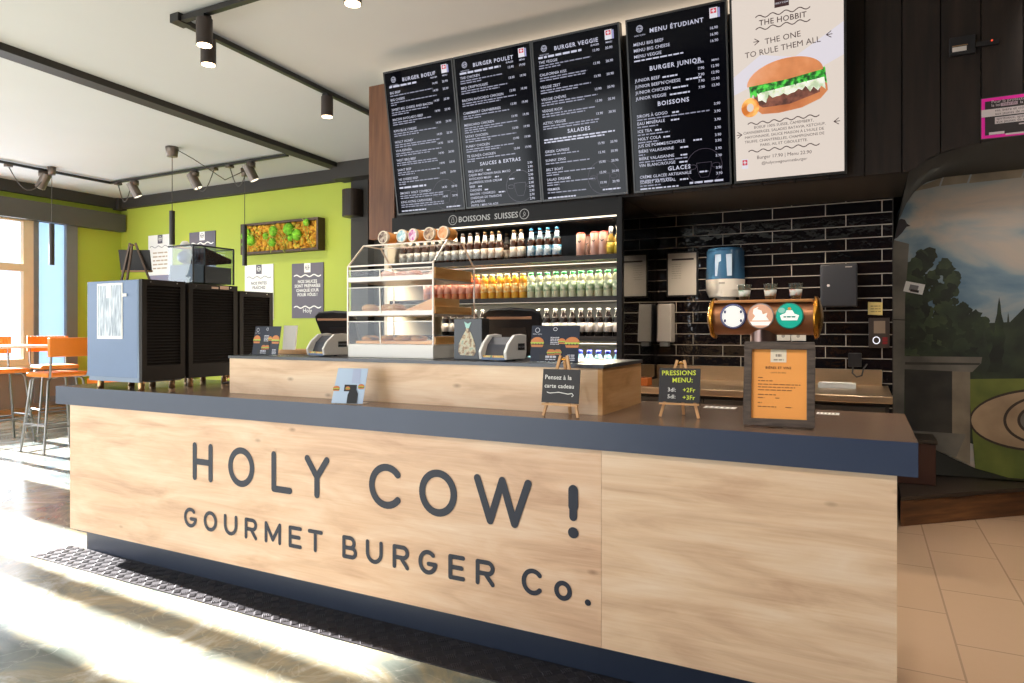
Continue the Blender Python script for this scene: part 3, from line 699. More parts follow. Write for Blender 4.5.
head(m, fr, 'GLACES', .887, .29, .034); item(m, fr, 'CRÈME GLACÉE ARTISANALE', .918, (.2,), '3.90', tag_=(.37, .05), size=.024); item(m, fr, 'SORBET ARTISANAL', .95, (.13,), '3.90', tag_=(.25, .05), size=.024)
m.greek(fr, .042, yy(.985), .24, .008, TW, .002, .03); m.greek(fr, .35, yy(.977), .2, .011, TW, .002, .04); m.build('menu_text', p)
# 5 burger picture
o, p, fr = screen(-.684, 'bright cream menu screen showing a large burger, at the end of the row')
CRM = glow('screen_cream', '#e6d8cc', .95); CRM2 = glow('screen_pale_lilac', '#e2dbe2', .97); BRN = glow('screen_brown', '#5a3636', .45)
MB().rect(fr, .012, BWd-.012, .014, BHt-.014, .001, CRM).build('picture_ground', p)
m = MB()
m.prism([(.012, .6), (.16, .7), (.34, .66), (BWd-.012, .8), (BWd-.012, .63), (.4, .55), (.2, .57), (.012, .5)][::-1], (fr[0]+fr[3]*.0015, *fr[1:]), 0, CRM2)
m.rect(fr, .24, .315, .935, .98, .002, BRN); m.text('HOLY COW', fr, .2775, .952, .013, SWW, 'CENTER', off=.003)
m.ribbon(wave(.14, .42, .905, .008, 4), .005, fr, .002, BRN); m.ribbon(wave(.14, .42, .84, .008, 4), .005, fr, .002, BRN)
m.text('THE HOBBIT', fr, .28, .857, .042, BRN, 'CENTER', 1.05, .002, .008)
m.text('THE ONE', fr, .28, .757, .044, BRN, 'CENTER', 1.02, .002, .0, math.radians(3)); m.text('TO RULE THEM ALL', fr, .275, .705, .044, BRN, 'CENTER', 1.02, .002, .0, math.radians(3))
for x, y, s in ((.155, .775, -1), (.5, .745, 1), (.05, .275, -1), (.535, .285, 1)):
    for a in (-35, 0, 35): m.ribbon([(x, y), (x+s*.028*math.cos(math.radians(a)), y+.028*math.sin(math.radians(a)))][::1], .004, fr, .002, BRN)
m.ribbon(wave(.085, .46, .33, .007, 6), .005, fr, .002, BRN); m.ribbon(wave(.085, .46, .175, .007, 6), .005, fr, .002, BRN)
for i, s in enumerate(("BOEUF 100% SUISSE, CAMEMBERT,", "CANNEBERGES, SALADES BATAVIA, KETCHUP,", "MAYONNAISE, SAUCE MAISON À L'HUILE DE", 'TRUFFE, CHANTERELLES, CHAMPIGNONS DE', 'PARIS, AIL ET CIBOULETTE.')):
    m.text(s, fr, .275, .3-.0255*i, .021, BRN, 'CENTER', 1, .002)
m.text('Burger 17.90 | Menu 22.90', fr, .275, .128, .027, BRN, 'CENTER', 1, .002); m.text('@holycowgourmetburger', fr, .275, .095, .023, BRN, 'CENTER', 1, .002)
m.rect(fr, .045, .08, .08, .135, .002, SWW); m.rect(fr, .049, .076, .1, .13, .003, SWR); m.rect(fr, .06, .065, .104, .126, .004, SWW); m.rect(fr, .053, .072, .1125, .1175, .004, SWW)
m.build('menu_text', p)
# the burger picture itself
def em(name, stops, sc): return ramp_mat(name, stops, sc, rough=.5, emit=.75)
BUN = em('pictured_bun', [(.3, '#9c542e'), (.52, '#c07a4c'), (.72, '#dba684')], 3.2); LETT = em('pictured_lettuce', [(.38, '#0c3a10'), (.48, '#1f7a22'), (.6, '#4cc044')], 40)
CHS = em('pictured_cheese', [(.4, '#a9b89a'), (.6, '#e3e6da')], 24); PAT = em('pictured_patty', [(.4, '#4a2a22'), (.6, '#7d4a3a')], 20); ONI = em('pictured_onion', [(.4, '#b8641c'), (.6, '#eab060')], 14)
m = MB(); F = lambda k: (fr[0]+fr[3]*k, fr[1], fr[2], fr[3])
rt = math.radians(6)
def R_(pts): return [(.29+(a-.29)*math.cos(rt)-(b-.5)*math.sin(rt), .5+(a-.29)*math.sin(rt)+(b-.5)*math.cos(rt)) for a, b in pts]
m.prism(R_([(.115, .432), (.15, .39), (.24, .375), (.36, .375), (.46, .40), (.5, .435), (.5, .48), (.115, .46)]), F(.002), 0, BUN)
m.prism(R_([(.12, .46), (.16, .425), (.3, .41), (.46, .435), (.47, .5), (.12, .5)]), F(.0025), 0, PAT)
random.seed(5)
def wavy(x0, x1, yt, yb, n, a): return R_([(x0+(x1-x0)*i/n, yb+random.uniform(-a, a)+(.012 if i % 2 else -.008)) for i in range(n+1)]+[(x1-(x1-x0)*i/n, yt) for i in range(n+1)])
m.prism(wavy(.1, .5, .56, .49, 26, .012), F(.003), 0, LETT); m.prism(wavy(.14, .49, .508, .462, 18, .014), F(.0035), 0, CHS)
m.prism(wavy(.12, .4, .545, .515, 20, .01), F(.004), 0, LETT)
m.prism(R_([(.095, .555)]+[(.29+.2*math.cos(a), .555+.105*math.sin(a)) for a in [PI*(1-i/24) for i in range(25)]]+[(.49, .55), (.3, .545)]), F(.0045), 0, BUN)
m.ribbon(ellipse(.1, .42, .034, .038, 24), .03, F(.004), 0, ONI, True)
m.build('pictured_burger', p)

# ================================================================ drinks fridge below the screens
FRX0, FRX1 = -3.3, -1.378
f = thing('drinks_fridge', 'open wall fridge of bottled Swiss drinks with lit shelves under the menu screens', 'fridge', (-2.34, 4.6, FZ))
FBK = mat('fridge_charcoal', '#23211f', .4); CRW = mat('fridge_cream_lining', '#efe6d2', .4)
m = MB(); m.box(FRX0, FRX1-.006, 4.97, 5.04, FZ, 1.98, FBK); m.box(FRX0, FRX1-.006, 4.3, 4.97, FZ, .9, FBK); m.box(FRX0, FRX1-.006, 4.3, 5.04, 1.98, 2.09, FBK); m.build('cabinet', f)
m = MB(); m.box(FRX0+.03, FRX1-.03, 4.95, 4.969, .9, 1.72, CRW); m.box(FRX0+.03, FRX1-.03, 4.95, 4.969, 1.72, 1.98, FBK); m.build('back_panel', f)
m = MB(); m.box(FRX0, FRX0+.03, 4.24, 4.95, .9, 1.98, CRW); m.build('side_panel', f)
m = MB(); m.box(FRX1-.035, FRX1, 4.2, 4.245, FZ, 2.095, BLACKM); m.build('post', f)
m = MB(); m.box(FRX1-.006, FRX1, 4.246, 5.045, .9, 2.09, thin_glass('fridge_side_glass', '#7d8084', .22, .03)); m.build('side_glass', f)
m = MB(); m.box(-3.215, FRX1-.036, 4.225, 4.27, 1.99, 2.098, BLACKM); fa = m.build('fascia', f)
fr = frame((0, 4.225, 0), (1, 0, 0), (0, 0, 1)); LW = glow('fascia_white', '#e8e4dc', .55)
m = MB(); m.text('BOISSONS  SUISSES', fr, -2.375, 2.024, .0575, LW, 'CENTER', 1.0, .001, .01)
for cx in (-2.665, -2.085):
    m.ribbon(ellipse(cx, 2.043, .034, .034, 28), .004, fr, .001, LW, True)
m.ribbon([(-2.675, 2.024), (-2.675, 2.045), (-2.67, 2.053), (-2.67, 2.064), (-2.66, 2.064), (-2.66, 2.053), (-2.655, 2.045), (-2.655, 2.024)], .003, fr, .001, LW, True)
m.ribbon([(-2.096, 2.024), (-2.085, 2.032), (-2.074, 2.045), (-2.085, 2.062), (-2.091, 2.045), (-2.077, 2.032)], .003, fr, .001, LW); m.build('lettering', fa)
m = MB(); m.box(-3.2, FRX1-.04, 4.228, 4.24, 1.981, 1.989, glow('fridge_strip', '#fff0d8', 1.6)); m.build('light_strip', f)
SHZ = (1.74, 1.465, 1.20, .915)
for z in SHZ:
    m = MB(); m.box(FRX0+.03, FRX1-.04, 4.28, 4.95, z-.018, z, CRW, FBK); sh = m.build('shelf', f)
    m = MB(); m.box(FRX0+.03, FRX1-.04, 4.268, 4.28, z-.03, z+.003, mat('price_rail', '#2a2624', .5, spec=.3)); m.build('price_rail', sh)
    if z < 1.7:
        m = MB(); m.box(FRX0+.05, FRX1-.06, 4.30, 4.32, min(z+.235, 1.69), min(z+.239, 1.694), glow('fridge_strip')); m.build('light_strip', sh)
# bottles: one of each kind, then copies
def bottle(name, label, cat, group, prof, glass, parts, loc):
    o = thing(name, label, cat, loc, group=group)
    MB().lathe(prof, glass, n=14).build('bottle_glass' if 'bottle' in name else 'can_body', o, world=False)
    for nm, pr, mt in parts: MB().lathe(pr, mt, n=14).build(nm, o, world=False)
    return o
BRG = mat('brown_glass', '#3a1c0c', .08, coat=.3, spec=.6); BEER = [(.028, 0), (.0305, .004), (.0305, .115), (.027, .138), (.0145, .165), (.0125, .205), (.0125, .213)]
def beer(label, group, lab, neck, capm, loc):
    return bottle('beer_bottle', label, 'bottle', group, BEER, BRG, [('label', [(.0309, .025), (.0309, .095)], lab), ('neck_label', [(.0272, .139), (.0155, .163), (.0138, .192)], neck), ('cap', [(.0142, .205), (.0142, .217), (.011, .219)], capm)], loc)
LB1 = ramp_mat('cream_beer_label', [(.4, '#e9dfd0'), (.62, '#c9a893')], 30); LB2 = ramp_mat('blue_beer_label', [(.45, '#e6ecef'), (.55, '#3f8fb5')], 24); LB3 = ramp_mat('white_beer_label', [(.45, '#e8e6e0'), (.6, '#9a9088')], 34)
NK = mat('pale_neck_label', '#d8cdbd', .5)
ORD = 'first second third fourth fifth sixth seventh eighth ninth tenth eleventh twelfth thirteenth fourteenth fifteenth sixteenth seventeenth eighteenth nineteenth twentieth twenty-first twenty-second'.split()
def row(first, xs, y, dz):
    out = [first]; n = len(xs); base = first['label']
    for x in xs[1:]:
        o = copy_tree(first); o.location = (x, y, dz); out.append(o)
    for i, o in enumerate(out):                     # counted from the end of the row beside the fridge post
        o['label'] = base+', '+('rightmost of its kind' if i == n-1 else ORD[n-1-i]+' from the right')
    return out
def xr_(x0, x1, n): return [x0+(x1-x0)*i/(n-1) for i in range(n)]
Z = SHZ[0]+.001
U = lambda u, y: at_y(u, 250, y)[0]
xs = [U(u, 4.36) for u in (403, 410.5, 418, 425.5, 433, 440.5, 448, 455.5, 463, 470.3, 477.6)]
row(beer('white-labelled brown beer bottle above the pastry case, top shelf', 'white label beers on the top fridge shelf', LB3, NK, mat('dark_cap', '#3a3632'), (xs[0], 4.36, Z)), xs, 4.36, Z)
xs = [U(u, 4.36) for u in (485, 492.2, 499.4, 514, 521.3)]
row(beer('cream-labelled brown beer bottle on the top fridge shelf', 'cream label beers on the top fridge shelf', LB1, NK, mat('gold_cap', '#6a5335', .4, .6), (xs[0], 4.36, Z)), xs, 4.36, Z)
xs = [U(u, 4.5) for u in (489, 496, 507, 518)]
row(beer('cream-labelled brown beer bottle in the back row, top shelf', 'beers in the back row of the top fridge shelf', LB1, NK, mat('gold_cap'), (xs[0], 4.5, Z)), xs, 4.5, Z)
xs = [U(u, 4.36) for u in (531.5, 540, 548, 557)]
row(beer('blue-labelled blue-capped beer bottle in the front row, top shelf', 'blue label beers on the top fridge shelf', LB2, mat('blue_neck_label', '#b9d2de'), mat('blue_cap', '#1f78a8', .4), (xs[0], 4.36, Z)), xs, 4.36, Z)
xs = [U(u, 4.5) for u in (536, 544, 552)]
row(beer('blue-capped beer bottle in the second row, top shelf', 'blue label beers in the second row', LB2, mat('blue_neck_label'), mat('blue_cap'), (xs[0], 4.5, Z)), xs, 4.5, Z)
CANM = ramp_mat('pink_can_print', [(.4, '#eccbb8'), (.6, '#dba18d')], 9, (1, 1, .3), .3)
cp = [(.026, 0), (.0325, .008), (.0325, .152), (.027, .164)]
xs = [U(u, 4.37) for u in (581, 595, 603.5)]
cn = bottle('drink_can', 'pale pink drink can with red rim in the front row', 'can', 'pink cans on the top fridge shelf', cp, CANM, [('rim', [(.0328, .15), (.0275, .1655), (.0255, .1665), (.0245, .163)], mat('red_can_rim', '#c43b2e', .3))], (xs[0], 4.37, Z))
fcan = frame((0, -.0325, 0), (1, 0, 0), (0, 0, 1)); MB().add([(-.012, -.0306, .105), (0, -.0332, .095), (.012, -.0306, .105), (.012, -.0306, .112), (0, -.0332, .104), (-.012, -.0306, .112)], [(0, 1, 4, 5), (1, 2, 3, 4)], mat('can_emblem', '#4a3a36')).build('emblem', cn, world=False)
row(cn, xs, 4.37, Z)
cb = copy_tree(cn); cb.location = (U(588.3, 4.5), 4.5, Z); tag(cb, 'pink drink can half hidden in the second row behind the others', 'can')
WG = [(.026, 0), (.029, .004), (.029, .1), (.024, .122), (.0125, .145), (.0118, .187)]
xs = [U(u, 4.36) for u in (611, 618.3)]
wb = bottle('wine_bottle', 'yellow-labelled white-capped bottle at the fridge post', 'bottle', 'white capped wine bottles on the top fridge shelf', WG, mat('amber_wine_glass', '#a8853a', .1, coat=.3), [('label', [(.0294, .02), (.0294, .085)], mat('yellow_label', '#d9b93c', .5)), ('cap', [(.0135, .14), (.0135, .192), (.011, .194)], WHITE)], (xs[0], 4.36, Z))
row(wb, xs, 4.36, Z)
# second shelf: juices
JU = [(.026, 0), (.0285, .004), (.0285, .13), (.024, .148), (.0165, .158), (.0165, .164)]
def juice(label, group, body, lab, capm, loc):
    return bottle('juice_bottle', label, 'bottle', group, JU, body, [('label', [(.0289, .045), (.0289, .11)], lab), ('cap', [(.0185, .16), (.0185, .176), (.015, .178)], capm)], loc)
Z = SHZ[1]+.001; sp = .0628; n1, n2, n3 = 10, 6, 12
xe = -1.455; xs_all = [xe-sp*i for i in range(28)][::-1]
JA = ramp_mat('amber_juice', [(.35, '#d98a18'), (.65, '#f0b84a')], 26, (1, 1, .4), .12, coat=.4); JC = ramp_mat('clear_juice', [(.35, '#b9c09a'), (.65, '#e3e0c0')], 26, (1, 1, .4), .12, coat=.4); JP = ramp_mat('pink_juice', [(.35, '#d0502c'), (.65, '#e89a6a')], 26, (1, 1, .4), .12, coat=.4)
row(juice('pink juice bottle seen through the pastry case, second shelf', 'pink juices on the second fridge shelf', JP, mat('pink_juice_label', '#e2a08c'), mat('orange_cap', '#e0a030'), (xs_all[3], 4.33, Z)), xs_all[3:11], 4.33, Z)
row(juice('amber juice bottle with pale yellow cap, second fridge shelf', 'amber juices on the second fridge shelf', JA, ramp_mat('amber_juice_label', [(.45, '#e09a30'), (.6, '#f4dc9c')], 40), mat('yellow_cap', '#f2e28a', .4), (xs_all[11], 4.33, Z)), xs_all[11:17], 4.33, Z)
row(juice('clear juice bottle with green cap, second fridge shelf', 'green capped juices on the second fridge shelf', JC, ramp_mat('green_juice_label', [(.45, '#dfe6cc'), (.58, '#9cb894')], 40), mat('green_cap', '#3fae62', .4), (xs_all[17], 4.33, Z)), xs_all[17:], 4.33, Z)
# third shelf: dark cola bottles
Z = SHZ[2]+.001
CO = [(.026, 0), (.0305, .004), (.0305, .11), (.022, .14), (.0135, .16), (.0125, .18)]
xs3 = [xe-.0642*i for i in range(22)][::-1]
cl = bottle('cola_bottle', 'dark cola bottle with white label, third fridge shelf', 'bottle', 'cola bottles on the third fridge shelf', CO, mat('dark_cola_glass', '#140c0a', .07, coat=.4), [('label', [(.0309, .03), (.0309, .092)], mat('white_cola_label', '#dcd3cb', .5)), ('neck_label', [(.026, .128), (.0165, .152)], mat('silver_neck_label', '#b8bab6', .3, .3)), ('cap', [(.0145, .172), (.0145, .186), (.011, .188)], mat('silver_cap', '#9aa09a', .3, .6))], (xs3[0], 4.34, Z))
row(cl, xs3, 4.34, Z)
# bottom shelf: blue capped water
Z = SHZ[3]+.001
WA = [(.027, 0), (.031, .004), (.031, .12), (.026, .145), (.015, .166), (.014, .178)]
xs4 = [xe-.0655*i for i in range(17)][::-1]
wt = bottle('water_bottle', 'water bottle with blue cap, lowest fridge shelf', 'bottle', 'water bottles on the lowest fridge shelf', WA, mat('pale_blue_water', '#8fc3d6', .1, coat=.3), [('label', [(.0314, .04), (.0314, .1)], mat('water_label', '#2f86b0')), ('cap', [(.0175, .168), (.0175, .19), (.014, .192)], mat('deep_blue_cap', '#3a48c0', .35))], (xs4[0], 4.34, Z))
row(wt, xs4, 4.34, Z)
# ================================================================ coffee machines on the left end
BLUEG = mat('blue_grey_panel', '#5c7296', .4, var=.03); LOUV = mat('black_louvre', '#211b18', .55, var=.05, spec=.25)
GOLDF = mat('champagne_foot', '#c2a27c', .25, 1.)
def machine(name, label, y0, y1, x0, x1, z0, z1, side, feet):
    o = thing(name, label, 'coffee machine', ((x0+x1)/2, (y0+y1)/2, .94))
    m = MB(); m.box(x0, x1-.025, y0+.012, y1, z0, z1, BLACK); m.build('body', o, bevel=.006)
    m = MB()
    # back cover facing the seats: frame and louvre slats
    m.box(x1-.024, x1-.012, y0+.004, y1-.002, z0-.005, z1, LOUV)
    n = 26; a, b = z0+.07, z1-.03
    for i in range(n):
        z = a+(b-a)*i/n; m.hexa([(x1-.012, y0+.03, z), (x1+.001, y0+.03, z), (x1+.001, y1-.03, z), (x1-.012, y1-.03, z)], [(x1-.012, y0+.03, z+(b-a)/n*.9), (x1-.010, y0+.03, z+(b-a)/n*.55), (x1-.010, y1-.03, z+(b-a)/n*.55), (x1-.012, y1-.03, z+(b-a)/n*.9)], LOUV)
    for p, q in ((y0+.004, y0+.03), (y1-.03, y1-.002)): m.box(x1-.012, x1, p, q, z0-.005, z1, LOUV)
    m.box(x1-.012, x1, y0+.03, y1-.03, z1-.03, z1, LOUV); m.box(x1-.012, x1, y0+.03, y1-.03, z0-.005, z0+.07, LOUV)
    bc = m.build('louvred_cover', o)
    m = MB()
    for y in (y0+.05, y1-.05): m.cyl((x1-.004, y, z1-.012), (x1+.002, y, z1-.012), .003, .003, CHROME, 8)
    m.build('screws', bc)
    if side:
        m = MB(); m.box(x0, x1-.03, y0, y0+.012, z0+.01, z1-.002, BLUEG); m.hexa([(x1-.03, y0, z0+.01), (x1-.005, y0+.012, z0+.01), (x1-.005, y0+.02, z0+.01), (x1-.03, y0+.012, z0+.01)], [(x1-.03, y0, z1-.002), (x1-.012, y0+.012, z1-.002), (x1-.012, y0+.02, z1-.002), (x1-.03, y0+.012, z1-.002)], mat('pale_edge_panel', '#8598b4', .35)); m.build('side_panel', o, bevel=.002)
        m = MB(); m.box(x0+.01, x1-.02, y0+.004, y1-.01, z0-.012, z0+.01, mat('base_panel_blue', '#74849c')); m.build('base_tray', o)
    for x, y in feet:
        m = MB(); m.lathe([(.014, 0), (.016, .004), (.0155, z0-.94-.01), (.017, z0-.94)], GOLDF, (x, y, .94), 14); m.build('foot', o)
    return o
XM = -3.2
o1 = machine('coffee_machine', 'black louvred coffee machine unit with a blue-grey side and a taped-up sheet', 2.175, 2.425, -3.645, XM, .993, 1.50, True, ((-3.57, 2.2), (-3.235, 2.2), (-3.235, 2.37), (-3.57, 2.37), (-3.42, 2.39)))
o2 = machine('coffee_machine', 'middle black louvred coffee machine unit under the clear bean hopper', 2.44, 2.765, -3.6, XM, .993, 1.495, False, ((-3.235, 2.48), (-3.235, 2.7), (-3.55, 2.48), (-3.55, 2.7)))
o3 = machine('coffee_machine', 'farthest black louvred coffee machine unit, beside the burger leaflets', 2.775, 3.03, -3.6, XM, .993, 1.47, False, ((-3.235, 2.81), (-3.235, 2.99), (-3.55, 2.81), (-3.55, 2.99)))
fs = frame((XM, 0, 0), (0, 1, 0), (0, 0, 1))
m = MB(); m.rect(fs, 2.585, 2.63, 1.472, 1.484, .003, mat('machine_tag', '#d8b49c')); m.rect(fs, 2.64, 2.70, 1.472, 1.49, .003, mat('machine_tag')); m.build('sticker', o2)
# taped poster on the side
fs = frame((0, 2.175, 0), (1, 0, 0), (0, 0, 1)); P1 = at_y(97, 284, 2.173); P2 = at_y(122.5, 339, 2.173)
m = MB(); m.rect(fs, P1[0], P2[0], P2[2], P1[2], .002, PAPER)
m.rect(fs, P1[0]+.01, P2[0]-.008, P2[2]+.015, P1[2]-.01, .003, ramp_mat('speckled_photo_print', [(.3, '#6a7686'), (.5, '#a2adbc'), (.7, '#dfe4ea')], 60, (2.2, 1, .22), .4)); m.rect(fs, (P1[0]*.52+P2[0]*.48)-.02, (P1[0]*.52+P2[0]*.48)+.02, P1[2]-.075, P1[2]-.004, .004, PAPER)
ps = m.build('taped_sheet'); tag(ps, 'white bordered printed sheet taped to the blue-grey machine side', 'poster')
m = MB(); m.rect(fs, P2[0]+.002, P2[0]+.035, P1[2]-.07, P1[2]-.055, .004, PAPER); tag(m.build('tape'), 'short strip of white tape beside the sheet on the machine side', 'tape')
# bean hopper
h = thing('bean_hopper', 'clear coffee bean hopper with dark beans on top of the middle machine', 'bean hopper', (-3.3, 2.6, 1.497))
HG = thin_glass('hopper_acrylic', '#dfe6ec', .05, .04)
m = MB(); m.box(-3.4, -3.2, 2.47, 2.735, 1.500, 1.70, HG); m.build('clear_box', h)
m = MB(); m.box(-3.385, -3.208, 2.55, 2.725, 1.503, 1.595, mat('hopper_grey', '#55504e', .35)); m.box(-3.395, -3.205, 2.476, 2.54, 1.503, 1.60, mat('hopper_pale', '#76828f', .3)); m.build('inner_funnel', h)
BEAN = ramp_mat('coffee_beans', [(.3, '#1c0d08'), (.6, '#4a2616')], 70, rough=.35, bump=.6)
m = MB(); m.hexa([(-3.39, 2.55, 1.597), (-3.207, 2.55, 1.597), (-3.207, 2.725, 1.622), (-3.39, 2.725, 1.622)], [(-3.39, 2.55, 1.695), (-3.207, 2.55, 1.695), (-3.207, 2.725, 1.645), (-3.39, 2.725, 1.645)], BEAN)
random.seed(2)
for i in range(240): y = random.uniform(2.553, 2.72); m.blob((-3.206, y, random.uniform(1.6+(y-2.55)*.14, 1.692-(y-2.55)*.29)), .0055, BEAN, 1, 1.3, .9, 6, 4)
b = m.build('coffee_beans', h); b['kind'] = 'stuff'
m = MB()
for p, q in (((-3.4, 2.47), (-3.2, 2.47)), ((-3.2, 2.47), (-3.2, 2.735)), ((-3.4, 2.735), (-3.2, 2.735)), ((-3.4, 2.47), (-3.4, 2.735))):
    m.bar((p[0], p[1], 1.702), (q[0], q[1], 1.702), .008, .008, BLACK)
for p in ((-3.2, 2.47), (-3.2, 2.735)): m.bar((p[0], p[1], 1.5), (p[0], p[1], 1.70), .007, .007, BLACK)
m.box(-3.21, -3.198, 2.543, 2.549, 1.5, 1.70, BLACK); m.build('edge_frame', h)
m = MB(); m.blob((-3.31, 2.507, 1.645), .036, mat('blue_scoop', '#2c4468', .3), 1.7, .75, 1); m.build('scoop', h)
m = MB(); m.lathe([(.0, .03), (.015, .027), (.024, .012), (.026, 0)], WHITE, (-3.33, 2.52, 1.706), 14); m.build('lid_knob', h)
# easel seen from behind on the first machine
def easel_legs(root, w, h, back, rz=0, mt=PINE, fh=1., th=.009):
    for s in (-1, 1):
        m = MB(); m.bar((s*w/2, 0, .002), (s*w*.09, back*.35, h), th, th, mt, up=(0, 1, 0)); m.build('leg', root, world=False)
    m = MB(); m.bar((0, back, .002), (0, back*.38, h*.97), th, th, mt, up=(0, 1, 0)); m.build('rear_leg', root, world=False)
    m = MB(); m.cyl((-w*.13, back*.35, h*.94), (w*.13, back*.35, h*.94), .003, .003, BRASS, 8); m.build('hinge', root, world=False)
SLATE = mat('chalkboard_slate', '#2c292b', .6, var=.06)
e = thing('table_easel', 'small blackboard easel seen from behind on the blue-grey sided coffee machine', 'easel', (-3.43, 2.30, 1.502), PI+.5)
easel_legs(e, .15, .20, .085, mt=mat('worn_dark_pine', '#6a5446', .5)); m = MB(); m.hexa([(-.08, -.014, .05), (.08, -.014, .05), (.08, -.006, .05), (-.08, -.006, .05)], [(-.08, .012, .165), (.08, .012, .165), (.08, .02, .165), (-.08, .02, .165)], SLATE); m.build('board', e, world=False)
m = MB(); m.bar((-.08, -.012, .056), (.08, -.012, .056), .016, .008, PINE); m.build('ledge', e, world=False)
# cable and little hose below
m = MB(); m.tube([(-3.15, 2.62, .95), (-3.1, 2.68, .956), (-3.06, 2.7, .95), (-2.98, 2.66, .947), (-2.9, 2.72, .95), (-2.86, 2.8, .947)], .007, BLACK); tag(m.build('power_cable'), 'black cable lying on the worktop under the coffee machines', 'cable')
m = MB(); m.tube([(-3.02, 2.64, .941), (-3.02, 2.64, .965), (-3.04, 2.62, .985), (-3.06, 2.58, .995)], .006, BRASS); m.lathe([(.012, 0), (.012, .022), (.008, .024)], BRASS, (-3.02, 2.64, .9405), 12); tag(m.build('brass_spout'), 'small bent brass spout on the worktop beside the oak riser', 'spout')

# ================================================================ things on the riser
ZR = 1.1215
def burger_print(mb, fr, cx, cy, w, k=0.002):
    F = (fr[0]+fr[3]*k, fr[1], fr[2], fr[3]); G = lambda d: (fr[0]+fr[3]*(k+d), fr[1], fr[2], fr[3])
    mb.prism([(cx-w*.5, cy-w*.12), (cx-w*.42, cy-w*.3), (cx+w*.42, cy-w*.3), (cx+w*.5, cy-w*.12)], F, 0, mat('print_bun', '#c67a40', .5))
    mb.prism([(cx-w*.48, cy-w*.14), (cx+w*.48, cy-w*.14), (cx+w*.48, cy-.02*w), (cx-w*.48, cy-.02*w)], G(.0003), 0, mat('print_patty', '#4a2a1c', .5))
    mb.prism([(cx-w*.53+w*1.06*i/10, cy-w*(.1 if i % 2 else .02)) for i in range(11)]+[(cx+w*.5, cy+w*.07), (cx-w*.5, cy+w*.07)], G(.0006), 0, mat('print_lettuce', '#a9c24a', .5))
    mb.prism([(cx-w*.5, cy+w*.05)]+[(cx-w*.5*math.cos(PI*i/14), cy+w*.05+w*.36*math.sin(PI*i/14)) for i in range(1, 14)]+[(cx+w*.5, cy+w*.05)], G(.0009), 0, mat('print_bun'))
LEAFM = mat('leaflet_navy', '#1f2333', .4, spec=.3); LTX = mat('leaflet_white_print', '#c9c9d2', .5)
def leaflet(loc, rz, label):
    o = thing('burger_leaflet', label, 'leaflet', loc, rz)
    m = MB(); s = .10
    m.hexa([(-.098, -.03, 0), (.098, -.03, 0), (.098, .055, 0), (-.098, .055, 0)], [(-.098, -.03, .0025), (.098, -.03, .0025), (.098, .055, .0025), (-.098, .055, .0025)], thin_glass('clear_acrylic', '#f2f6f8', .06)); 
    m.build('clear_stand', o, world=False)
    fr = frame((0, -.012, .003), (1, 0, 0), (0, .16, 1)); m = MB()
    m.prism([(-.1, 0), (.1, 0), (.1, .14), (-.1, .14)], fr, .002, LEAFM)
    m.build('card', o, world=False)
    m = MB(); burger_print(m, fr, -.073, .072, .055, .003); burger_print(m, fr, .073, .072, .058, .003); burger_print(m, fr, -.012, .034, .035, .003); burger_print(m, fr, .016, .036, .03, .0035); burger_print(m, fr, .03, .078, .03, .003)
    m.rect(fr, -.045, .028, .047, .066, .0045, mat('leaflet_black', '#17151a'))
    m.ribbon(ellipse(-.075, .122, .009, .009, 20), .002, fr, .003, LTX, True); m.text('HOLY COW', fr, -.075, .104, .007, LTX, 'CENTER', off=.003)
    m.ribbon(ellipse(0, .126, .008, .006, 16), .002, fr, .003, LTX, True)
    for i in range(5): m.greek(fr, -.018, .092-.0065*i, .036, .003, LTX, .003, .01)
    m.rect(fr, -.06, .035, .003, .026, .003, mat('leaflet_black')); m.greek(fr, -.035, .014, .045, .008, LTX, .0035, .012); m.greek(fr, -.035, .006, .045, .004, LTX, .0035, .012)
    for i in range(4): m.greek(fr, .056, .024-.0065*i, .03, .0035, LTX, .003, .012)
    m.build('print', o, world=False)
    return o
p = at_y(557, 361, 2.44); leaflet((p[0], 2.42, ZR), .02, 'dark burger leaflet with three burgers standing on the riser near its oak end')
p = at_y(270, 355, 2.44); leaflet((p[0], 2.42, ZR), -.12, 'dark burger leaflet standing at the far left corner of the oak riser')
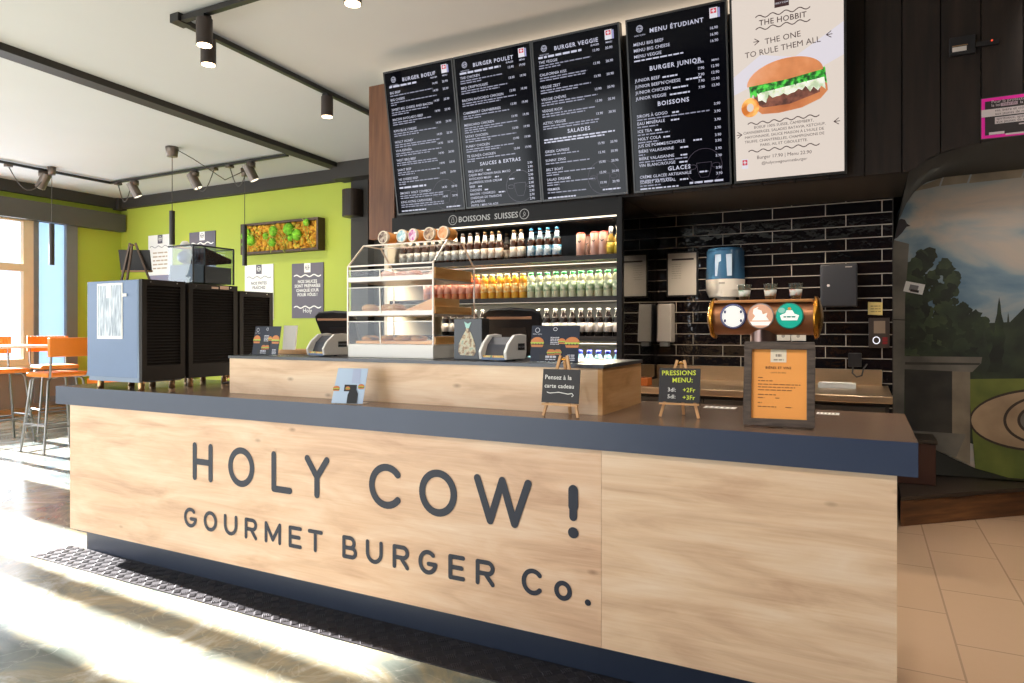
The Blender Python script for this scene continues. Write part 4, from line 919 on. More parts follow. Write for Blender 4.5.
# white dispensers
def dispenser(loc, rz, label):
    o = thing('napkin_dispenser', label, 'dispenser', loc, rz)
    prof = [(-.075, .0), (.06, 0), (.068, .03), (.066, .098), (.03, .102), (-.02, .098), (-.06, .065), (-.082, .03)]
    for s in (-1, 1):
        fr = frame((s*.062+(.012 if s > 0 else 0)*1, 0, .006), (0, 1, 0), (0, 0, 1)); m = MB(); m.prism(prof, (Vector((s*.062+.007, 0, .006)), Vector((0, 1, 0)), Vector((0, 0, 1)), Vector((1, 0, 0))), -.014, WHITE); m.build('side_cheek', o, bevel=.003, world=False)
    m = MB(); P = [(-.055, .012), (.06, .012), (.062, .088), (.0, .09), (-.035, .06)]
    m.prism(P, (Vector((.055, 0, .006)), Vector((0, 1, 0)), Vector((0, 0, 1)), Vector((1, 0, 0))), -.11, mat('dispenser_charcoal', '#3b3c44', .4)); m.build('inner_body', o, world=False)
    m = MB(); m.box(-.058, .058, -.075, .06, .004, .014, mat('dispenser_tray_blue', '#5a6c8c')); m.box(-.055, .055, -.07, -.045, .014, .022, ramp_mat('coloured_slips', [(.4, '#d88a3a'), (.5, '#e8d070'), (.6, '#4a7a5a')], 60)); m.build('tray', o, world=False)
    for a in (-.05, .05):
        m = MB(); m.cyl((a, .0, 0), (a, .0, .006), .008, .008, BLACK, 10); m.build('foot', o, world=False)
    fr = frame((.0702, 0, .006), (0, 1, 0), (0, 0, 1)); m = MB(); m.rect(fr, .0, .05, .038, .064, .0006, BLACK); m.text('HOLY COW', fr, .025, .047, .009, LTX, 'CENTER', off=.0012); m.build('badge', o, world=False)
    return o
p = at_y(507, 360, 2.5); dispenser((p[0], 2.47, ZR), -.12, 'white cheeked dispenser in front of the big screen till, beside the cookie display')
p = at_y(329, 353, 2.5); dispenser((p[0], 2.5, ZR), -.2, 'white cheeked dispenser left of the clear pastry case')
# tills, seen from behind
def till(loc, rz, label, w=.34):
    o = thing('till_screen', label, 'till', loc, rz)
    fr = frame((0, 0, .185), (1, 0, 0), (0, -.45, 1)); m = MB()
    m.prism([(-w*.42, 0), (w*.42, 0), (w*.46, .1), (w*.5, .2), (w*.49, .225), (w*.38, .245), (0, .252), (-w*.38, .245), (-w*.49, .225), (-w*.5, .2), (-w*.46, .1)], fr, .022, BLACK); m.build('monitor', o, bevel=.004, world=False)
    m = MB(); m.prism([(-w*.43, .2), (w*.36, .2), (w*.36, .212), (-w*.43, .212)], (fr[0]+fr[3]*.022, *fr[1:]), .004, mat('till_edge', '#c09070', .4)); m.prism([(-w*.2, .08), (w*.22, .08), (w*.22, .155), (-w*.2, .155)], (fr[0]+fr[3]*.022, *fr[1:]), .003, mat('till_plate', '#232226', .3)); m.build('rear_plate', o, world=False)
    m = MB(); m.bar((0, .04, .03), (0, -.04, .24), .09, .04, BLACK, up=(0, 1, 0)); m.build('stand', o, bevel=.003, world=False)
    m = MB(); m.box(-.12, .12, -.08, .1, 0, .015, BLACK); m.build('base', o, bevel=.003, world=False)
    return o
p = at_y(517, 306, 3.0); till((p[0], 3.03, .9402), .05, 'black till monitor seen from behind beside the cookie display', .30)
p = at_y(340, 309, 3.0); till((p[0]+.02, 3.03, .9402), .05, 'black till monitor half hidden behind the clear pastry case', .27)
# papers and tray near the far till
p = at_y(289, 338, 2.9)
m = MB(); m.hexa([(p[0]-.07, 2.9, .9402), (p[0]+.02, 2.9, .9402), (p[0]+.02, 2.91, .9402), (p[0]-.07, 2.91, .9402)], [(p[0]-.07, 2.93, 1.27), (p[0]+.03, 2.93, 1.27), (p[0]+.03, 2.94, 1.27), (p[0]-.07, 2.94, 1.27)], PAPER); tag(m.build('paper_sheet'), 'white sheet standing upright behind the riser by the far coffee machine', 'paper')
p = at_y(303, 344, 2.7)
m = MB(); m.box(p[0]-.1, p[0]+.13, 2.6, 2.75, ZR, ZR+.01, PINE); m.box(p[0]-.1, p[0]+.13, 2.6, 2.605, ZR+.01, ZR+.022, PINE); m.box(p[0]-.1, p[0]+.13, 2.745, 2.75, ZR+.01, ZR+.022, PINE); tag(m.build('serving_tray', bevel=.002), 'small pine tray lying on the riser beside the white dispenser', 'tray')
m = MB(); m.blob((p[0]+.2, 2.72, ZR+.045), .045, mat('white_tissue', '#ece4da', .8), 1.3, .8, 1, 9, 6, .16); m.blob((p[0]+.17, 2.70, ZR+.035), .035, mat('white_tissue'), 1.2, .8, 1, 9, 6, .16); tag(m.build('paper_napkins'), 'crumpled white napkins behind the far white dispenser', 'napkins')

# ---------------------------------------------------------------- pastry case
cx0, cx1, cy0, cy1 = -2.115, -1.645, 2.45, 2.795
pc = thing('pastry_case', 'clear acrylic three-tier pastry case on the oak riser', 'display case', ((cx0+cx1)/2, 2.62, ZR))
ACR = thin_glass('clear_case_acrylic', '#f4f5f4', .02, .02, fres=1.3); EDGE = mat('acrylic_edge', '#f3dfcb', .2, spec=.8); WHT = mat('case_white', '#eee9df', .3)
gab = [(cy0, .055), (cy0, .415), (2.56, .522), (2.69, .522), (cy1, .415), (cy1, .055)]
for nm, x in (('side_pane', cx0), ('side_pane', cx1)):
    fr = (Vector((x, 0, ZR)), Vector((0, 1, 0)), Vector((0, 0, 1)), Vector((1, 0, 0))); m = MB(); m.prism(gab, fr, 0, ACR); m.build(nm, pc)
m = MB()
for x in (cx0, cx1):
    P = [(x, a, ZR+b) for a, b in gab]
    for a, b in zip(P, P[1:]): m.bar(a, b, .006, .006, EDGE, up=(1, 0, 0))
for a, b in gab[1:5]: m.bar((cx0, a, ZR+b), (cx1, a, ZR+b), .006, .006, EDGE)
m.build('edge_strips', pc)
m = MB(); m.box(cx0, cx1, cy0, cy1, .0+ZR, ZR+.06, WHT); m.build('base', pc, bevel=.002)
m = MB(); m.box(cx1-.1, cx1+.002, cy0-.001, cy0+.0, ZR+.005, ZR+.02, BLACK)
tiers = (.06, .194, .348)
for i, z in enumerate(tiers):
    if i:
        m = MB(); m.box(cx0+.002, cx1-.002, cy0+.002, cy1-.002, ZR+z-.006, ZR+z, mat('shelf_acrylic_edge', '#b9aaa0', .2)); m.box(cx0, cx1, cy0-.002, cy0+.004, ZR+z-.004, ZR+z+.016, WHT); m.build('shelf', pc)
    zt = (tiers[i+1]-.012 if i < 2 else .415); m = MB(); m.add([(cx0, cy0-.001, ZR+z), (cx1, cy0-.001, ZR+z), (cx1, cy0-.001, ZR+zt-.02), (cx0, cy0-.001, ZR+zt-.02)], [(0, 1, 2, 3)], ACR); m.bar((cx0, cy0-.002, ZR+zt-.02), (cx1, cy0-.002, ZR+zt-.02), .005, .004, WHT); m.bar((cx0+.19, cy0-.003, ZR+z+.002), (cx0+.185, cy0-.003, ZR+zt-.02), .006, .004, WHT); m.build('flap', pc)
m = MB(); m.add([(cx0, 2.69, ZR+.522), (cx1, 2.69, ZR+.522), (cx1, 2.56, ZR+.522), (cx0, 2.56, ZR+.522)], [(0, 3, 2, 1)], ACR); m.add([(cx0, cy0, ZR+.415), (cx1, cy0, ZR+.415), (cx1, 2.56, ZR+.522), (cx0, 2.56, ZR+.522)], [(0, 1, 2, 3)], ACR); m.build('roof_pane', pc)
TRW = oak_mat('case_tray_wood', '#e8a95e', '#f2bd78', '#cf8a42', 2); CK = ramp_mat('golden_cookie', [(.35, '#b5713a'), (.5, '#dba262'), (.68, '#5a3420')], 42, rough=.7, bump=.4); CK2 = ramp_mat('pale_bun_crust', [(.35, '#c98d54'), (.65, '#efc792')], 30, rough=.6, bump=.3); CKP = ramp_mat('pink_iced_top', [(.4, '#e8a990'), (.6, '#f4d2c2')], 30, rough=.4)
names = ('top', 'middle', 'bottom')
POS = {0: ('first from left', 'second from left', 'third from left', 'rightmost in front', 'in the rear'), 1: ('first from left', 'middle of the front', 'rightmost in front', 'right one in the rear', 'left one in the rear'), 2: ('leftmost in front', 'middle of the front', 'third from left', 'left one in the rear', 'beside the right pane')}
for i, z in enumerate(tiers):
    nm = names[2-i]
    m = MB(); xx0 = cx0+(.22 if i == 1 else .02); 
    m.box(cx0+.02, cx1-.008, cy0+.03, cy1-.01, ZR+z+.001, ZR+z+.014, TRW); m.box(cx1-.022, cx1-.008, cy0+.03, cy1-.01, ZR+z+.014, ZR+z+(.05 if i == 2 else .035), TRW)
    if i == 1: m.hexa([(cx1-.20, cy0+.05, ZR+z+.014), (cx1-.025, cy0+.05, ZR+z+.014), (cx1-.025, cy1-.09, ZR+z+.014), (cx1-.2, cy1-.09, ZR+z+.014)], [(cx1-.04, cy0+.05, ZR+z+.07), (cx1-.025, cy0+.05, ZR+z+.072), (cx1-.025, cy1-.09, ZR+z+.072), (cx1-.04, cy1-.09, ZR+z+.07)], TRW)
    tag(m.build('wooden_tray', bevel=.002), 'orange wooden tray on the %s tier of the pastry case' % nm, 'tray')
    zc = ZR+z+.0145
    spots = {0: ((-2.05, 2.53), (-1.965, 2.55), (-1.87, 2.53), (-1.78, 2.54), (-1.91, 2.64)), 1: ((-2.05, 2.53), (-1.97, 2.56), (-1.9, 2.53), (-1.985, 2.66), (-2.075, 2.66)), 2: ((-1.95, 2.53), (-1.88, 2.56), (-1.80, 2.53), (-1.83, 2.66), (-1.73, 2.6))}[i]
    kind, lab = ((CK, 'brown speckled cookie lying on the bottom case tray'), (CK2, 'pale golden pastry lying on the middle case tray'), (CKP, 'pink topped pastry lying on the top case tray'))[i]
    base = None; lab0 = lab
    for k, (x, y) in enumerate(spots):
        if base is None:
            base = thing('cookie' if i == 0 else 'pastry', lab.replace(' lying', ' '+POS[i][0]+' lying'), 'cookie' if i == 0 else 'pastry', (x, y, zc), group='sweets on the %s tier' % nm)
            h_ = (.024, .034, .03)[i]; MB().lathe([(.012, 0), (.034, .002), (.04, h_*.4), (.036, h_*.75), (.02, h_), (.0, h_*1.05)], kind, n=18).build('crust', base, world=False)
        else: o = copy_tree(base); o.location = (x, y, zc); o.rotation_euler.z = k*1.3; o['label'] = lab.replace(' lying', ' '+POS[i][k]+' lying')
# ice cream tubs lying on the roof
TUB = mat('tub_orange_side', '#e59a4a', .5); TUBW = mat('tub_cream_rim', '#f2e2cc', .4)
for u, v, lab, c1, c2 in ((382, 240, 'chocolate lid', '#5a3a2c', '#c9b8a2'), (400.5, 240, 'pale blue lid', '#8fc2cf', '#e8eef0'), (411.5, 237, 'magenta lid', '#c25a9a', '#efd8e6'), (428, 238, 'speckled brown lid', '#7a5238', '#d9b48a'), (442, 236, 'plain orange lid', '#e09050', '#f0b884')):
    p = at_y(u, v, 2.56); r = .031; zc = ZR+.527+r
    o = thing('ice_cream_tub', 'ice cream tub lying on the pastry case with its '+lab, 'ice cream tub', (p[0], 2.57, zc), random.uniform(-.25, .05))
    MB().lathe([(.024, -.075), (.026, -.07), (.029, -.008)], TUB, n=20, ax='y').build('tub', o, world=False)
    m = MB().lathe([(r-.0005, -.01), (r-.0005, .004), (r-.004, .006), (r-.005, .002)], TUBW, n=24, ax='y').build('rim', o, world=False)
    MB().lathe([(.0255, .001), (.0255, .0028)], ramp_mat('tub_lid_'+c1[1:], [(.44, c1), (.6, c2)], 60, rough=.4), n=24, ax='y').build('lid', o, world=False)
# black display with bag of cookies
p = at_y(468, 358, 2.45)
o = thing('cookie_display', 'upright black panel box with a knotted clear bag of cookies printed on it', 'display box', (p[0], 2.45, ZR), -.02)
m = MB(); m.box(-.07, .068, 0, .06, 0, .172, mat('display_black', '#1e1d1f', .35)); m.build('panel', o, bevel=.002, world=False)
BAGM = ramp_mat('printed_cookie_bag', [(.34, '#5f4a34'), (.45, '#a5845e'), (.55, '#cfc4a4'), (.68, '#7fa08a')], 55, rough=.4); fr = frame((0, -.0005, 0), (1, 0, 0), (0, 0, 1))
BG = lambda P: [(-.004+a*1.18, b*1.08) for a, b in P]
m = MB(); m.prism(BG([(-.028, .018), (.028, .016), (.036, .03), (.033, .06), (.02, .095), (.009, .115), (.008, .122), (.018, .147), (.004, .139), (-.012, .148), (-.004, .122), (-.006, .113), (-.02, .09), (-.034, .06), (-.037, .03)]), fr, .001, BAGM)
m.prism(BG([(.008, .122), (.018, .147), (.004, .139), (-.012, .148), (-.004, .122)]), (fr[0]+fr[3]*.001, *fr[1:]), .0005, mat('bag_teal', '#8fc0b4', .3)); m.build('cookie_bag_print', o, world=False)

# ================================================================ things on the worktop
def easel(loc, rz, label, lines, w, h, zb):
    o = thing('chalkboard_easel', label, 'chalkboard', loc, rz)
    easel_legs(o, w*.98, h, .09)
    lean = (.09*.35)/h; fr = frame((0, -.010+zb*lean, zb), (1, 0, 0), (0, lean, 1)); m = MB(); hb = .118
    m.prism([(-w/2-.003, 0), (w/2+.003, 0), (w/2+.003, hb), (-w/2-.003, hb)], fr, .004, SLATE); m.build('board', o, world=False)
    m = MB()
    for (s, x, y, sz, mt, rot) in lines: m.text(s, fr, x, y, sz, mt, 'LEFT', 1.05, .0052, .012, rot)
    if 'gift' in label: m.ribbon([(-.05, .036), (-.04, .033), (-.005, .037), (.03, .032), (.045, .035), (.05, .028), (.045, .024)], .003, fr, .0052, mat('white_chalk', '#e6e4e0', .8))
    m.build('chalk_writing', o, world=False)
    m = MB(); m.bar((-w*.5, -.012+zb*lean, zb-.006), (w*.5, -.012+zb*lean, zb-.006), .014, .006, PINE); m.build('ledge', o, world=False)
    return o
CHK = mat('white_chalk', '#e6e4e0', .8); CHY = mat('lime_chalk', '#d9e64a', .7)
p = at_z(561, 417, .9405); easel((p[0], p[1]-.005, .9405), -.0, 'small chalkboard on a pine easel about the gift card, leaning before the riser', (('Pensez à la', -.062, .082, .022, CHK, 0), ('carte cadeau', -.062, .052, .021, CHK, 0)), .135, .215, .05)
p = at_z(677, 419, .9405); easel((p[0], p[1]+.03, .9405), .06, 'small chalkboard on a pine easel with lime PRESSIONS prices, right of the riser', (('PRESSIONS', -.062, .092, .0235, CHY, .03), ('MENU:', -.025, .068, .023, CHY, .03), ('3dl:', -.04, .036, .019, CHK, 0), ('+2Fr', .012, .036, .021, CHY, 0), ('5dl:', -.04, .012, .019, CHK, 0), ('+3Fr', .012, .01, .021, CHY, 0)), .135, .20, .055)
# small leaflet stand at the riser front
p = at_z(350, 403.5, .9405)
o = thing('leaflet_holder', 'small pale blue reflecting leaflet stand on the worktop against the riser', 'leaflet holder', (p[0], p[1]-.005, .9405), .25)
fr = frame((0, -.02, .003), (1, 0, 0), (0, .3, 1)); m = MB(); m.prism([(-.07, 0), (.07, 0), (.075, .148), (-.06, .148)], fr, .002, mat('pale_blue_card', '#b4c8e2', .15, coat=.6)); m.build('card', o, world=False)
m = MB(); m.prism([(-.02, .05), (.035, .05), (.035, .078), (-.02, .078)], (fr[0]+fr[3]*.0025, *fr[1:]), .0005, mat('leaflet_black')); burger_print(m, fr, -.055, .06, .03, .003); burger_print(m, fr, .055, .07, .028, .003); burger_print(m, fr, -.003, .062, .02, .0042)
m.prism([(.0, .0), (.045, .0), (.045, .04), (.036, .058), (.022, .064), (.008, .055), (.0, .035)], (fr[0]+fr[3]*.0045, *fr[1:]), .0006, BLACK); m.rect(fr, .01, .045, .085, .146, .003, mat('pale_lilac', '#a8b4d2')); m.build('print', o, world=False)
m = MB(); m.hexa([(-.07, -.03, 0), (.07, -.03, 0), (.07, .045, 0), (-.07, .045, 0)], [(-.07, -.03, .003), (.07, -.03, .003), (.07, .045, .003), (-.07, .045, .003)], thin_glass('clear_acrylic')); m.build('clear_stand', o, world=False)
# framed orange menu
pa, pb = at_z(743, 427.5, .9405), at_z(814, 428, .9405)
o = thing('framed_menu', 'orange beer and wine menu in a grey-brown wooden frame standing on the worktop', 'framed menu', ((pa[0]+pb[0])/2, 2.29, .9405), .06)
W_, H_ = .208, .268; fr = frame((0, 0, .002), (1, 0, 0), (0, .17, 1)); FW = ramp_mat('grey_brown_frame_wood', [(.35, '#3d322b'), (.65, '#5c4e44')], 6, (3, 3, 20), .5)
m = MB()
t = .023
for a, b, c_, d in ((-W_/2, W_/2, 0, t), (-W_/2, W_/2, H_-t, H_), (-W_/2, -W_/2+t, t, H_-t), (W_/2-t, W_/2, t, H_-t)): m.prism([(a, c_), (b, c_), (b, d), (a, d)], fr, .018, FW)
m.build('frame', o, bevel=.002, world=False)
m = MB(); m.rect(fr, -W_/2+t, W_/2-t, t, H_-t, .008, mat('orange_card', '#f7a552', .5)); m.build('card', o, world=False)
m = MB(); m.rect(fr, -.025, .022, H_-t-.042, H_-t-.001, .009, mat('pale_card', '#ecdcc4', .5)); m.greek(fr, -.016, H_-t-.036, .03, .004, mat('card_grey_print', '#9a8a7a'), .0095, .012); m.greek(fr, -.01, H_-t-.024, .018, .008, mat('card_grey_print'), .0095, .006)
DO = mat('dark_orange_print', '#5e3018', .6)
m.text('BIÈRES ET VINS', fr, -.002, .182, .0105, DO, 'CENTER', 1.1, .009, .015); m.text('CARTE DU BAR', fr, -.002, .168, .006, DO, 'CENTER', 1.1, .009)
for x, y, w_ in ((-.062, .152, .014), (-.062, .142, .045), (-.062, .131, .125), (-.062, .122, .11), (-.062, .113, .1), (-.062, .098, .055), (-.062, .088, .02), (-.01, .088, .012), (-.062, .072, .012), (-.062, .06, .055), (.02, .06, .02)): m.greek(fr, x, y, w_, .0028, mat('faint_orange_print', '#9a6030'), .009, .012)
m.build('print', o, world=False)
m = MB(); m.bar((0, .045, .16), (0, .115, .008), .03, .004, BLACK, up=(1, 0, 0)); m.build('strut', o, world=False)
m = MB(); m.rect(fr, -W_/2+t, W_/2-t, t, H_-t, .012, thin_glass('frame_glass', '#ffffff', .01)); m.build('glass', o, world=False)
# receipts
for (u, v, L_, lab) in ((828, 413.5, .075, 'short printed receipt lying on the worktop right of the framed menu'), (720, 407.5, .12, 'white paper slip lying on the worktop left of the framed menu')):
    p = at_z(u, v, .9408); m = MB(); m.box(p[0]-L_/2, p[0]+L_/2, p[1]-.03, p[1]+.03, .9405, .9412, PAPER)
    for i in range(5): m.box(p[0]-L_*.4+i*L_*.17, p[0]-L_*.4+i*L_*.17+L_*.08, p[1]-.02, p[1]+.02, .9412, .9414, mat('grey_receipt_print', '#8a8480'))
    tag(m.build('receipt'), lab, 'receipt')
# beer tap
ty = 2.70; tx0, tx1 = at_y(714, 318, ty)[0], at_y(817, 318, ty)[0]; tz = at_y(765, 318, ty)[2]; tr = .063
o = thing('beer_tap', 'copper coloured three-tap beer tower with round badges and brass end discs', 'beer tap', ((tx0+tx1)/2, ty, .94))
COP = mat('copper_shell', '#a5714f', .34, .75, var=.05); cx = at_y(763.5, 340, ty)[0]
m = MB(); m.cyl((tx0, ty, tz), (tx1, ty, tz), tr, tr, COP, 40); m.build('barrel', o)
m = MB(); m.box(tx0+.01, tx1-.01, ty-.05, ty+.05, tz+.056, tz+.067, mat('copper_top_plate', '#c98a55', .35, .6)); m.build('top_plate', o, bevel=.002)
m = MB(); m.cyl((cx, ty, .94), (cx, ty, tz-.03), .052, .046, mat('pewter_column', '#6e5a54', .28, .9), 28); m.lathe([(.065, 0), (.065, .01), (.05, .016)], mat('pewter_column'), (cx, ty, .94), 28); m.build('column', o)
for x, s in ((tx0, -1), (tx1, 1)):
    MB().lathe([(.0, s*.022), (.03, s*.02), (.07, s*.008), (.078, 0), (.078, -s*.008), (.05, -s*.008)], BRASS, (x, ty, tz), 36, 'x').build('end_disc', o)
for k, (u, c1, rim) in enumerate(((733, '#f3f2ee', '#3a3f78'), (760.5, '#d9a688', '#9c8b88'), (789.5, '#12a890', '#0d8a78'))):
    x = at_y(u, 315, ty-.07)[0]; r = .047; z = tz+.006
    m = MB(); m.lathe([(.012, -.02), (r, 0), (r, .008), (r-.003, .010)], mat('badge_rim_%d' % k, rim, .3), (x, ty-tr+.002, z), 32, 'y'); bd = m.build('badge', o)
    fr = frame((x, ty-tr-.0085, z), (1, 0, 0), (0, 0, 1)); m = MB(); m.prism(ellipse(0, 0, r-.004, r-.004, 32), fr, .0006, mat('badge_face_%d' % k, c1, .35, emit=c1, es=.25))
    WB = mat('badge_white', '#f6f3ee', .4, emit='#f6f3ee', es=.3)
    if k == 0:
        for a in (30, 150, 210, 330): m.prism(ellipse((r-.014)*math.cos(math.radians(a)), (r-.014)*math.sin(math.radians(a)), .004, .006, 12), (fr[0]+fr[3]*.001, *fr[1:]), .0003, mat('badge_navy', '#2c3268'))
        m.ribbon(ellipse(0, 0, r-.006, r-.006, 36), .003, fr, .001, mat('badge_navy'), True)
    elif k == 1:
        m.prism([(-.03, -.016), (.03, -.016), (.02, -.002), (.024, .012), (.008, .006), (.004, .02), (-.012, .026), (-.006, .034), (-.024, .026), (-.026, .01), (-.018, 0)], (fr[0]+fr[3]*.001, *fr[1:]), .0003, WB)
        m.prism([(-.036, -.02), (.036, -.02), (.028, -.034), (-.028, -.034)], (fr[0]+fr[3]*.001, *fr[1:]), .0003, WB)
    else:
        m.prism([(-.032, .002), (-.014, .01), (-.01, .02), (.01, .02), (.016, .008), (.032, .002), (.026, -.016), (-.026, -.016)], (fr[0]+fr[3]*.001, *fr[1:]), .0003, WB)
        m.prism(ellipse(-.026, .02, .012, .01, 14), (fr[0]+fr[3]*.001, *fr[1:]), .0003, mat('badge_pale_teal', '#9adccb')); m.prism(ellipse(.0, .026, .006, .005, 12), (fr[0]+fr[3]*.0013, *fr[1:]), .0003, mat('badge_orange', '#e59a3a'))
        m.greek(fr, -.02, -.006, .04, .005, mat('badge_teal_text', '#0d8a78'), .0018, .012)
    m.build('badge_face', bd)
for k, (u, c1, lab) in enumerate(((744, '#2c8a5a', 'with a green print'), (770, '#d08a3a', 'with an orange print'), (795.5, '#c8523a', 'with a red print'))):
    x = at_y(u, 290, ty-.02)[0]; o = thing('small_cup', 'clear tasting cup '+lab+' on top of the beer tap', 'cup', (x, ty-.01, tz+.0675))
    CUP = thin_glass('clear_cup', '#dfe6e4', .12, .05)
    MB().lathe([(.017, 0), (.0245, .056), (.0255, .058), (.0235, .056), (.0165, .003)], CUP, n=20).build('cup', o, world=False)
    MB().lathe([(.0195, .014), (.0225, .036)], ramp_mat('cup_print_%d' % k, [(.5, '#d3d2c8'), (.64, c1)], 50, rough=.4), n=20).build('print_band', o, world=False)

# ================================================================ tiled wall fittings and steel back counter
WSTEEL = mat('warm_steel', '#d6bc9c', .3, 1., var=.06, vscale=20, stretch=(1, 1, 12))
o = thing('steel_back_counter', 'stainless steel back counter along the black tiled wall', 'back counter', (-.6, 4.6, FZ))
m = MB(); m.box(-1.372, .135, 4.2, 5.0, .845, .885, WSTEEL); m.build('worktop', o, bevel=.004)
m = MB(); m.box(-1.372, .10, 5.0, 5.045, .845, .985, WSTEEL); m.build('backsplash', o, bevel=.003)
m = MB(); m.box(-1.372, .12, 4.26, 5.04, FZ, .845, mat('under_counter_dark', '#2a2522', .4)); m.build('cabinet', o)
for x0 in (-1.36, -.87, -.38):
    m = MB(); m.box(x0, x0+.48, 4.24, 4.26, FZ+.12, .82, mat('dull_steel_door', '#5c5650', .35, .8)); d_ = m.build('door', o); m = MB(); m.bar((x0+.1, 4.225, .78), (x0+.38, 4.225, .78), .012, .012, CHROME); m.build('handle', d_)
p = at_z(822, 387, .886); m = MB(); m.box(p[0]-.02, p[0]+.19, p[1]-.06, p[1]+.06, .8855, .915, WHITE); m.box(p[0], p[0]+.17, p[1]-.05, p[1]+.05, .915, .918, PAPER); tag(m.build('white_tray', bevel=.004), 'flat white tray on the steel back counter below the hanging plug', 'tray')
p = (-1.29, 4.32, .886); m = MB(); m.box(p[0]-.06, p[0]+.06, p[1]-.05, p[1]+.05, .8855, .935, mat('orange_box', '#e2762a', .5)); m.box(p[0]-.03, p[0]+.03, p[1]-.02, p[1]+.02, .935, .94, mat('orange_box_dark', '#8a4a20')); tag(m.build('orange_box', bevel=.004), 'small orange box at the left end of the steel counter', 'box')
fr = frame((0, YT, 0), (1, 0, 0), (0, 0, 1))
def wallbox(u0, v0, u1, v1):
    a, b = at_y(u0, v0, YT), at_y(u1, v1, YT); return a[0], b[0], b[2], a[2]
x0, x1, z0, z1 = wallbox(667, 252.5, 698.5, 296.5)
o = thing('notice_frame', 'white notice sheet in a black frame on the dark tiles', 'notice', ((x0+x1)/2, YT, (z0+z1)/2))
m = MB(); m.box(x0, x1, YT-.018, YT-.001, z0, z1, BLACK); m.build('frame', o, bevel=.002)
m = MB(); m.rect((fr[0]+Vector((0, -.018, 0)), *fr[1:]), x0+.012, x1-.012, z0+.012, z1-.012, .001, mat('notice_paper', '#d6d1cb', .6)); m.build('sheet', o)
f2 = (fr[0]+Vector((0, -.018, 0)), *fr[1:]); m = MB(); m.rect(f2, x0+.04, x1-.03, z1-.065, z1-.052, .002, INK)
for i in range(7): m.greek(f2, x0+.04, z1-.095-.017*i, .07, .004, mat('notice_grey_print', '#aaa5a0'), .002)
m.build('print', o)
x0, x1, z0, z1 = wallbox(706, 250, 745, 297); cx, w_ = (x0+x1)/2, (x1-x0)/2
o = thing('towel_dispenser', 'centre-pull paper dispenser with a translucent blue dome and white base', 'dispenser', (cx, YT, z0))
BLU = mat('translucent_blue', '#3c6a94', .12, coat=.5); 
def dome(m, za, zb, mt, ra=1., rb=1., dep=.13):
    n = 18; A_ = [(cx+w_*ra*math.cos(PI+PI*i/n)*1., YT-.001+dep*math.sin(PI+PI*i/n)) for i in range(n+1)]; B_ = [(cx+w_*rb*math.cos(PI+PI*i/n), YT-.001+dep*rb*math.sin(PI+PI*i/n)) for i in range(n+1)]
    v = [(a, b, za) for a, b in A_]+[(a, b, zb) for a, b in B_]
    m.add(v, [(i, i+1, n+2+i, n+1+i) for i in range(n)], mt, True); m.add(v[:n+1], [tuple(range(n, -1, -1))], mt); m.add(v[n+1:], [tuple(range(n+1))], mt)
m = MB(); dome(m, z0+(z1-z0)*.36, z1-.02, BLU, 1, .97); dome(m, z1-.02, z1, BLU, .97, .9); dm = m.build('blue_cover', o)
m = MB()
for a in (-.35, .2): 
    m.add([(cx+w_*a, YT-.125, z0+(z1-z0)*.42), (cx+w_*(a+.3), YT-.128, z0+(z1-z0)*.42), (cx+w_*(a+.3), YT-.128, z1-.05), (cx+w_*a, YT-.125, z1-.05)], [(0, 1, 2, 3)], mat('cover_pale_streak', '#a9c2dd', .3))
m.build('cover_streaks', dm)  # two pale vertical strips laid over the blue cover
m = MB(); dome(m, z0+.05, z0+(z1-z0)*.36, WHITE, .98, 1); dome(m, z0, z0+.05, WHITE, .82, .98); dome(m, z0-.035, z0, WHITE, .5, .55); m.build('base', o)
m = MB(); m.rect((Vector((0, YT-.132, 0)), *fr[1:]), cx-.02, cx+.02, z0+.09, z0+.102, .001, mat('notice_grey_print')); m.build('maker_plate', o)
def soap(u0, v0, u1, v1, y, label):
    a, b = at_y(u0, v0, YT-.05), at_y(u1, v1, YT-.05); x0, x1, z0, z1 = a[0], b[0], b[2], a[2]
    o = thing('soap_dispenser', label, 'dispenser', ((x0+x1)/2, YT, z0)); m = MB()
    m.hexa([(x0+.006, YT-.1, z0+.02), (x1-.006, YT-.1, z0+.02), (x1, YT-.001, z0+.02), (x0, YT-.001, z0+.02)], [(x0+.01, YT-.075, z1), (x1-.01, YT-.075, z1), (x1, YT-.001, z1), (x0, YT-.001, z1)], mat('dispenser_grey_white', '#cfc8c2', .35)); m.build('cover', o, bevel=.008)
    m = MB(); m.box(x0+.03, x1-.03, YT-.085, YT-.03, z0-.01, z0+.02, WHITE); m.build('push_lever', o, bevel=.003)
    m = MB(); m.box(x0-.002, x0+.01, YT-.05, YT-.001, z0+.03, z1-.01, mat('notice_grey_print')); m.build('hinge', o)
soap(657, 304, 673.5, 345, 0, 'tall pale grey soap dispenser on the tiles above the steel counter, beside the fridge glass')
x0, x1, z0, z1 = wallbox(821, 266, 857.5, 307)
o = thing('hand_towel_box', 'dark grey square towel dispenser on the tiles', 'dispenser', ((x0+x1)/2, YT, z0)); DG = mat('charcoal_cover', '#35363c', .4)
m = MB(); m.hexa([(x0, YT-.1, z0), (x1, YT-.1, z0), (x1, YT-.001, z0), (x0, YT-.001, z0)], [(x0, YT-.12, z1), (x1, YT-.12, z1), (x1, YT-.001, z1), (x0, YT-.001, z1)], DG); m.build('cover', o, bevel=.012, seg=3)
m = MB(); m.cyl((x0+.05, YT-.112, (z0+z1)/2), (x0+.05, YT-.118, (z0+z1)/2), .009, .009, WHITE, 14); m.box(x1-.07, x1-.03, YT-.121, YT-.119, z1-.025, z1-.019, mat('notice_grey_print')); m.build('lock', o)
x0, x1, z0, z1 = wallbox(868, 302, 882.5, 314.5)
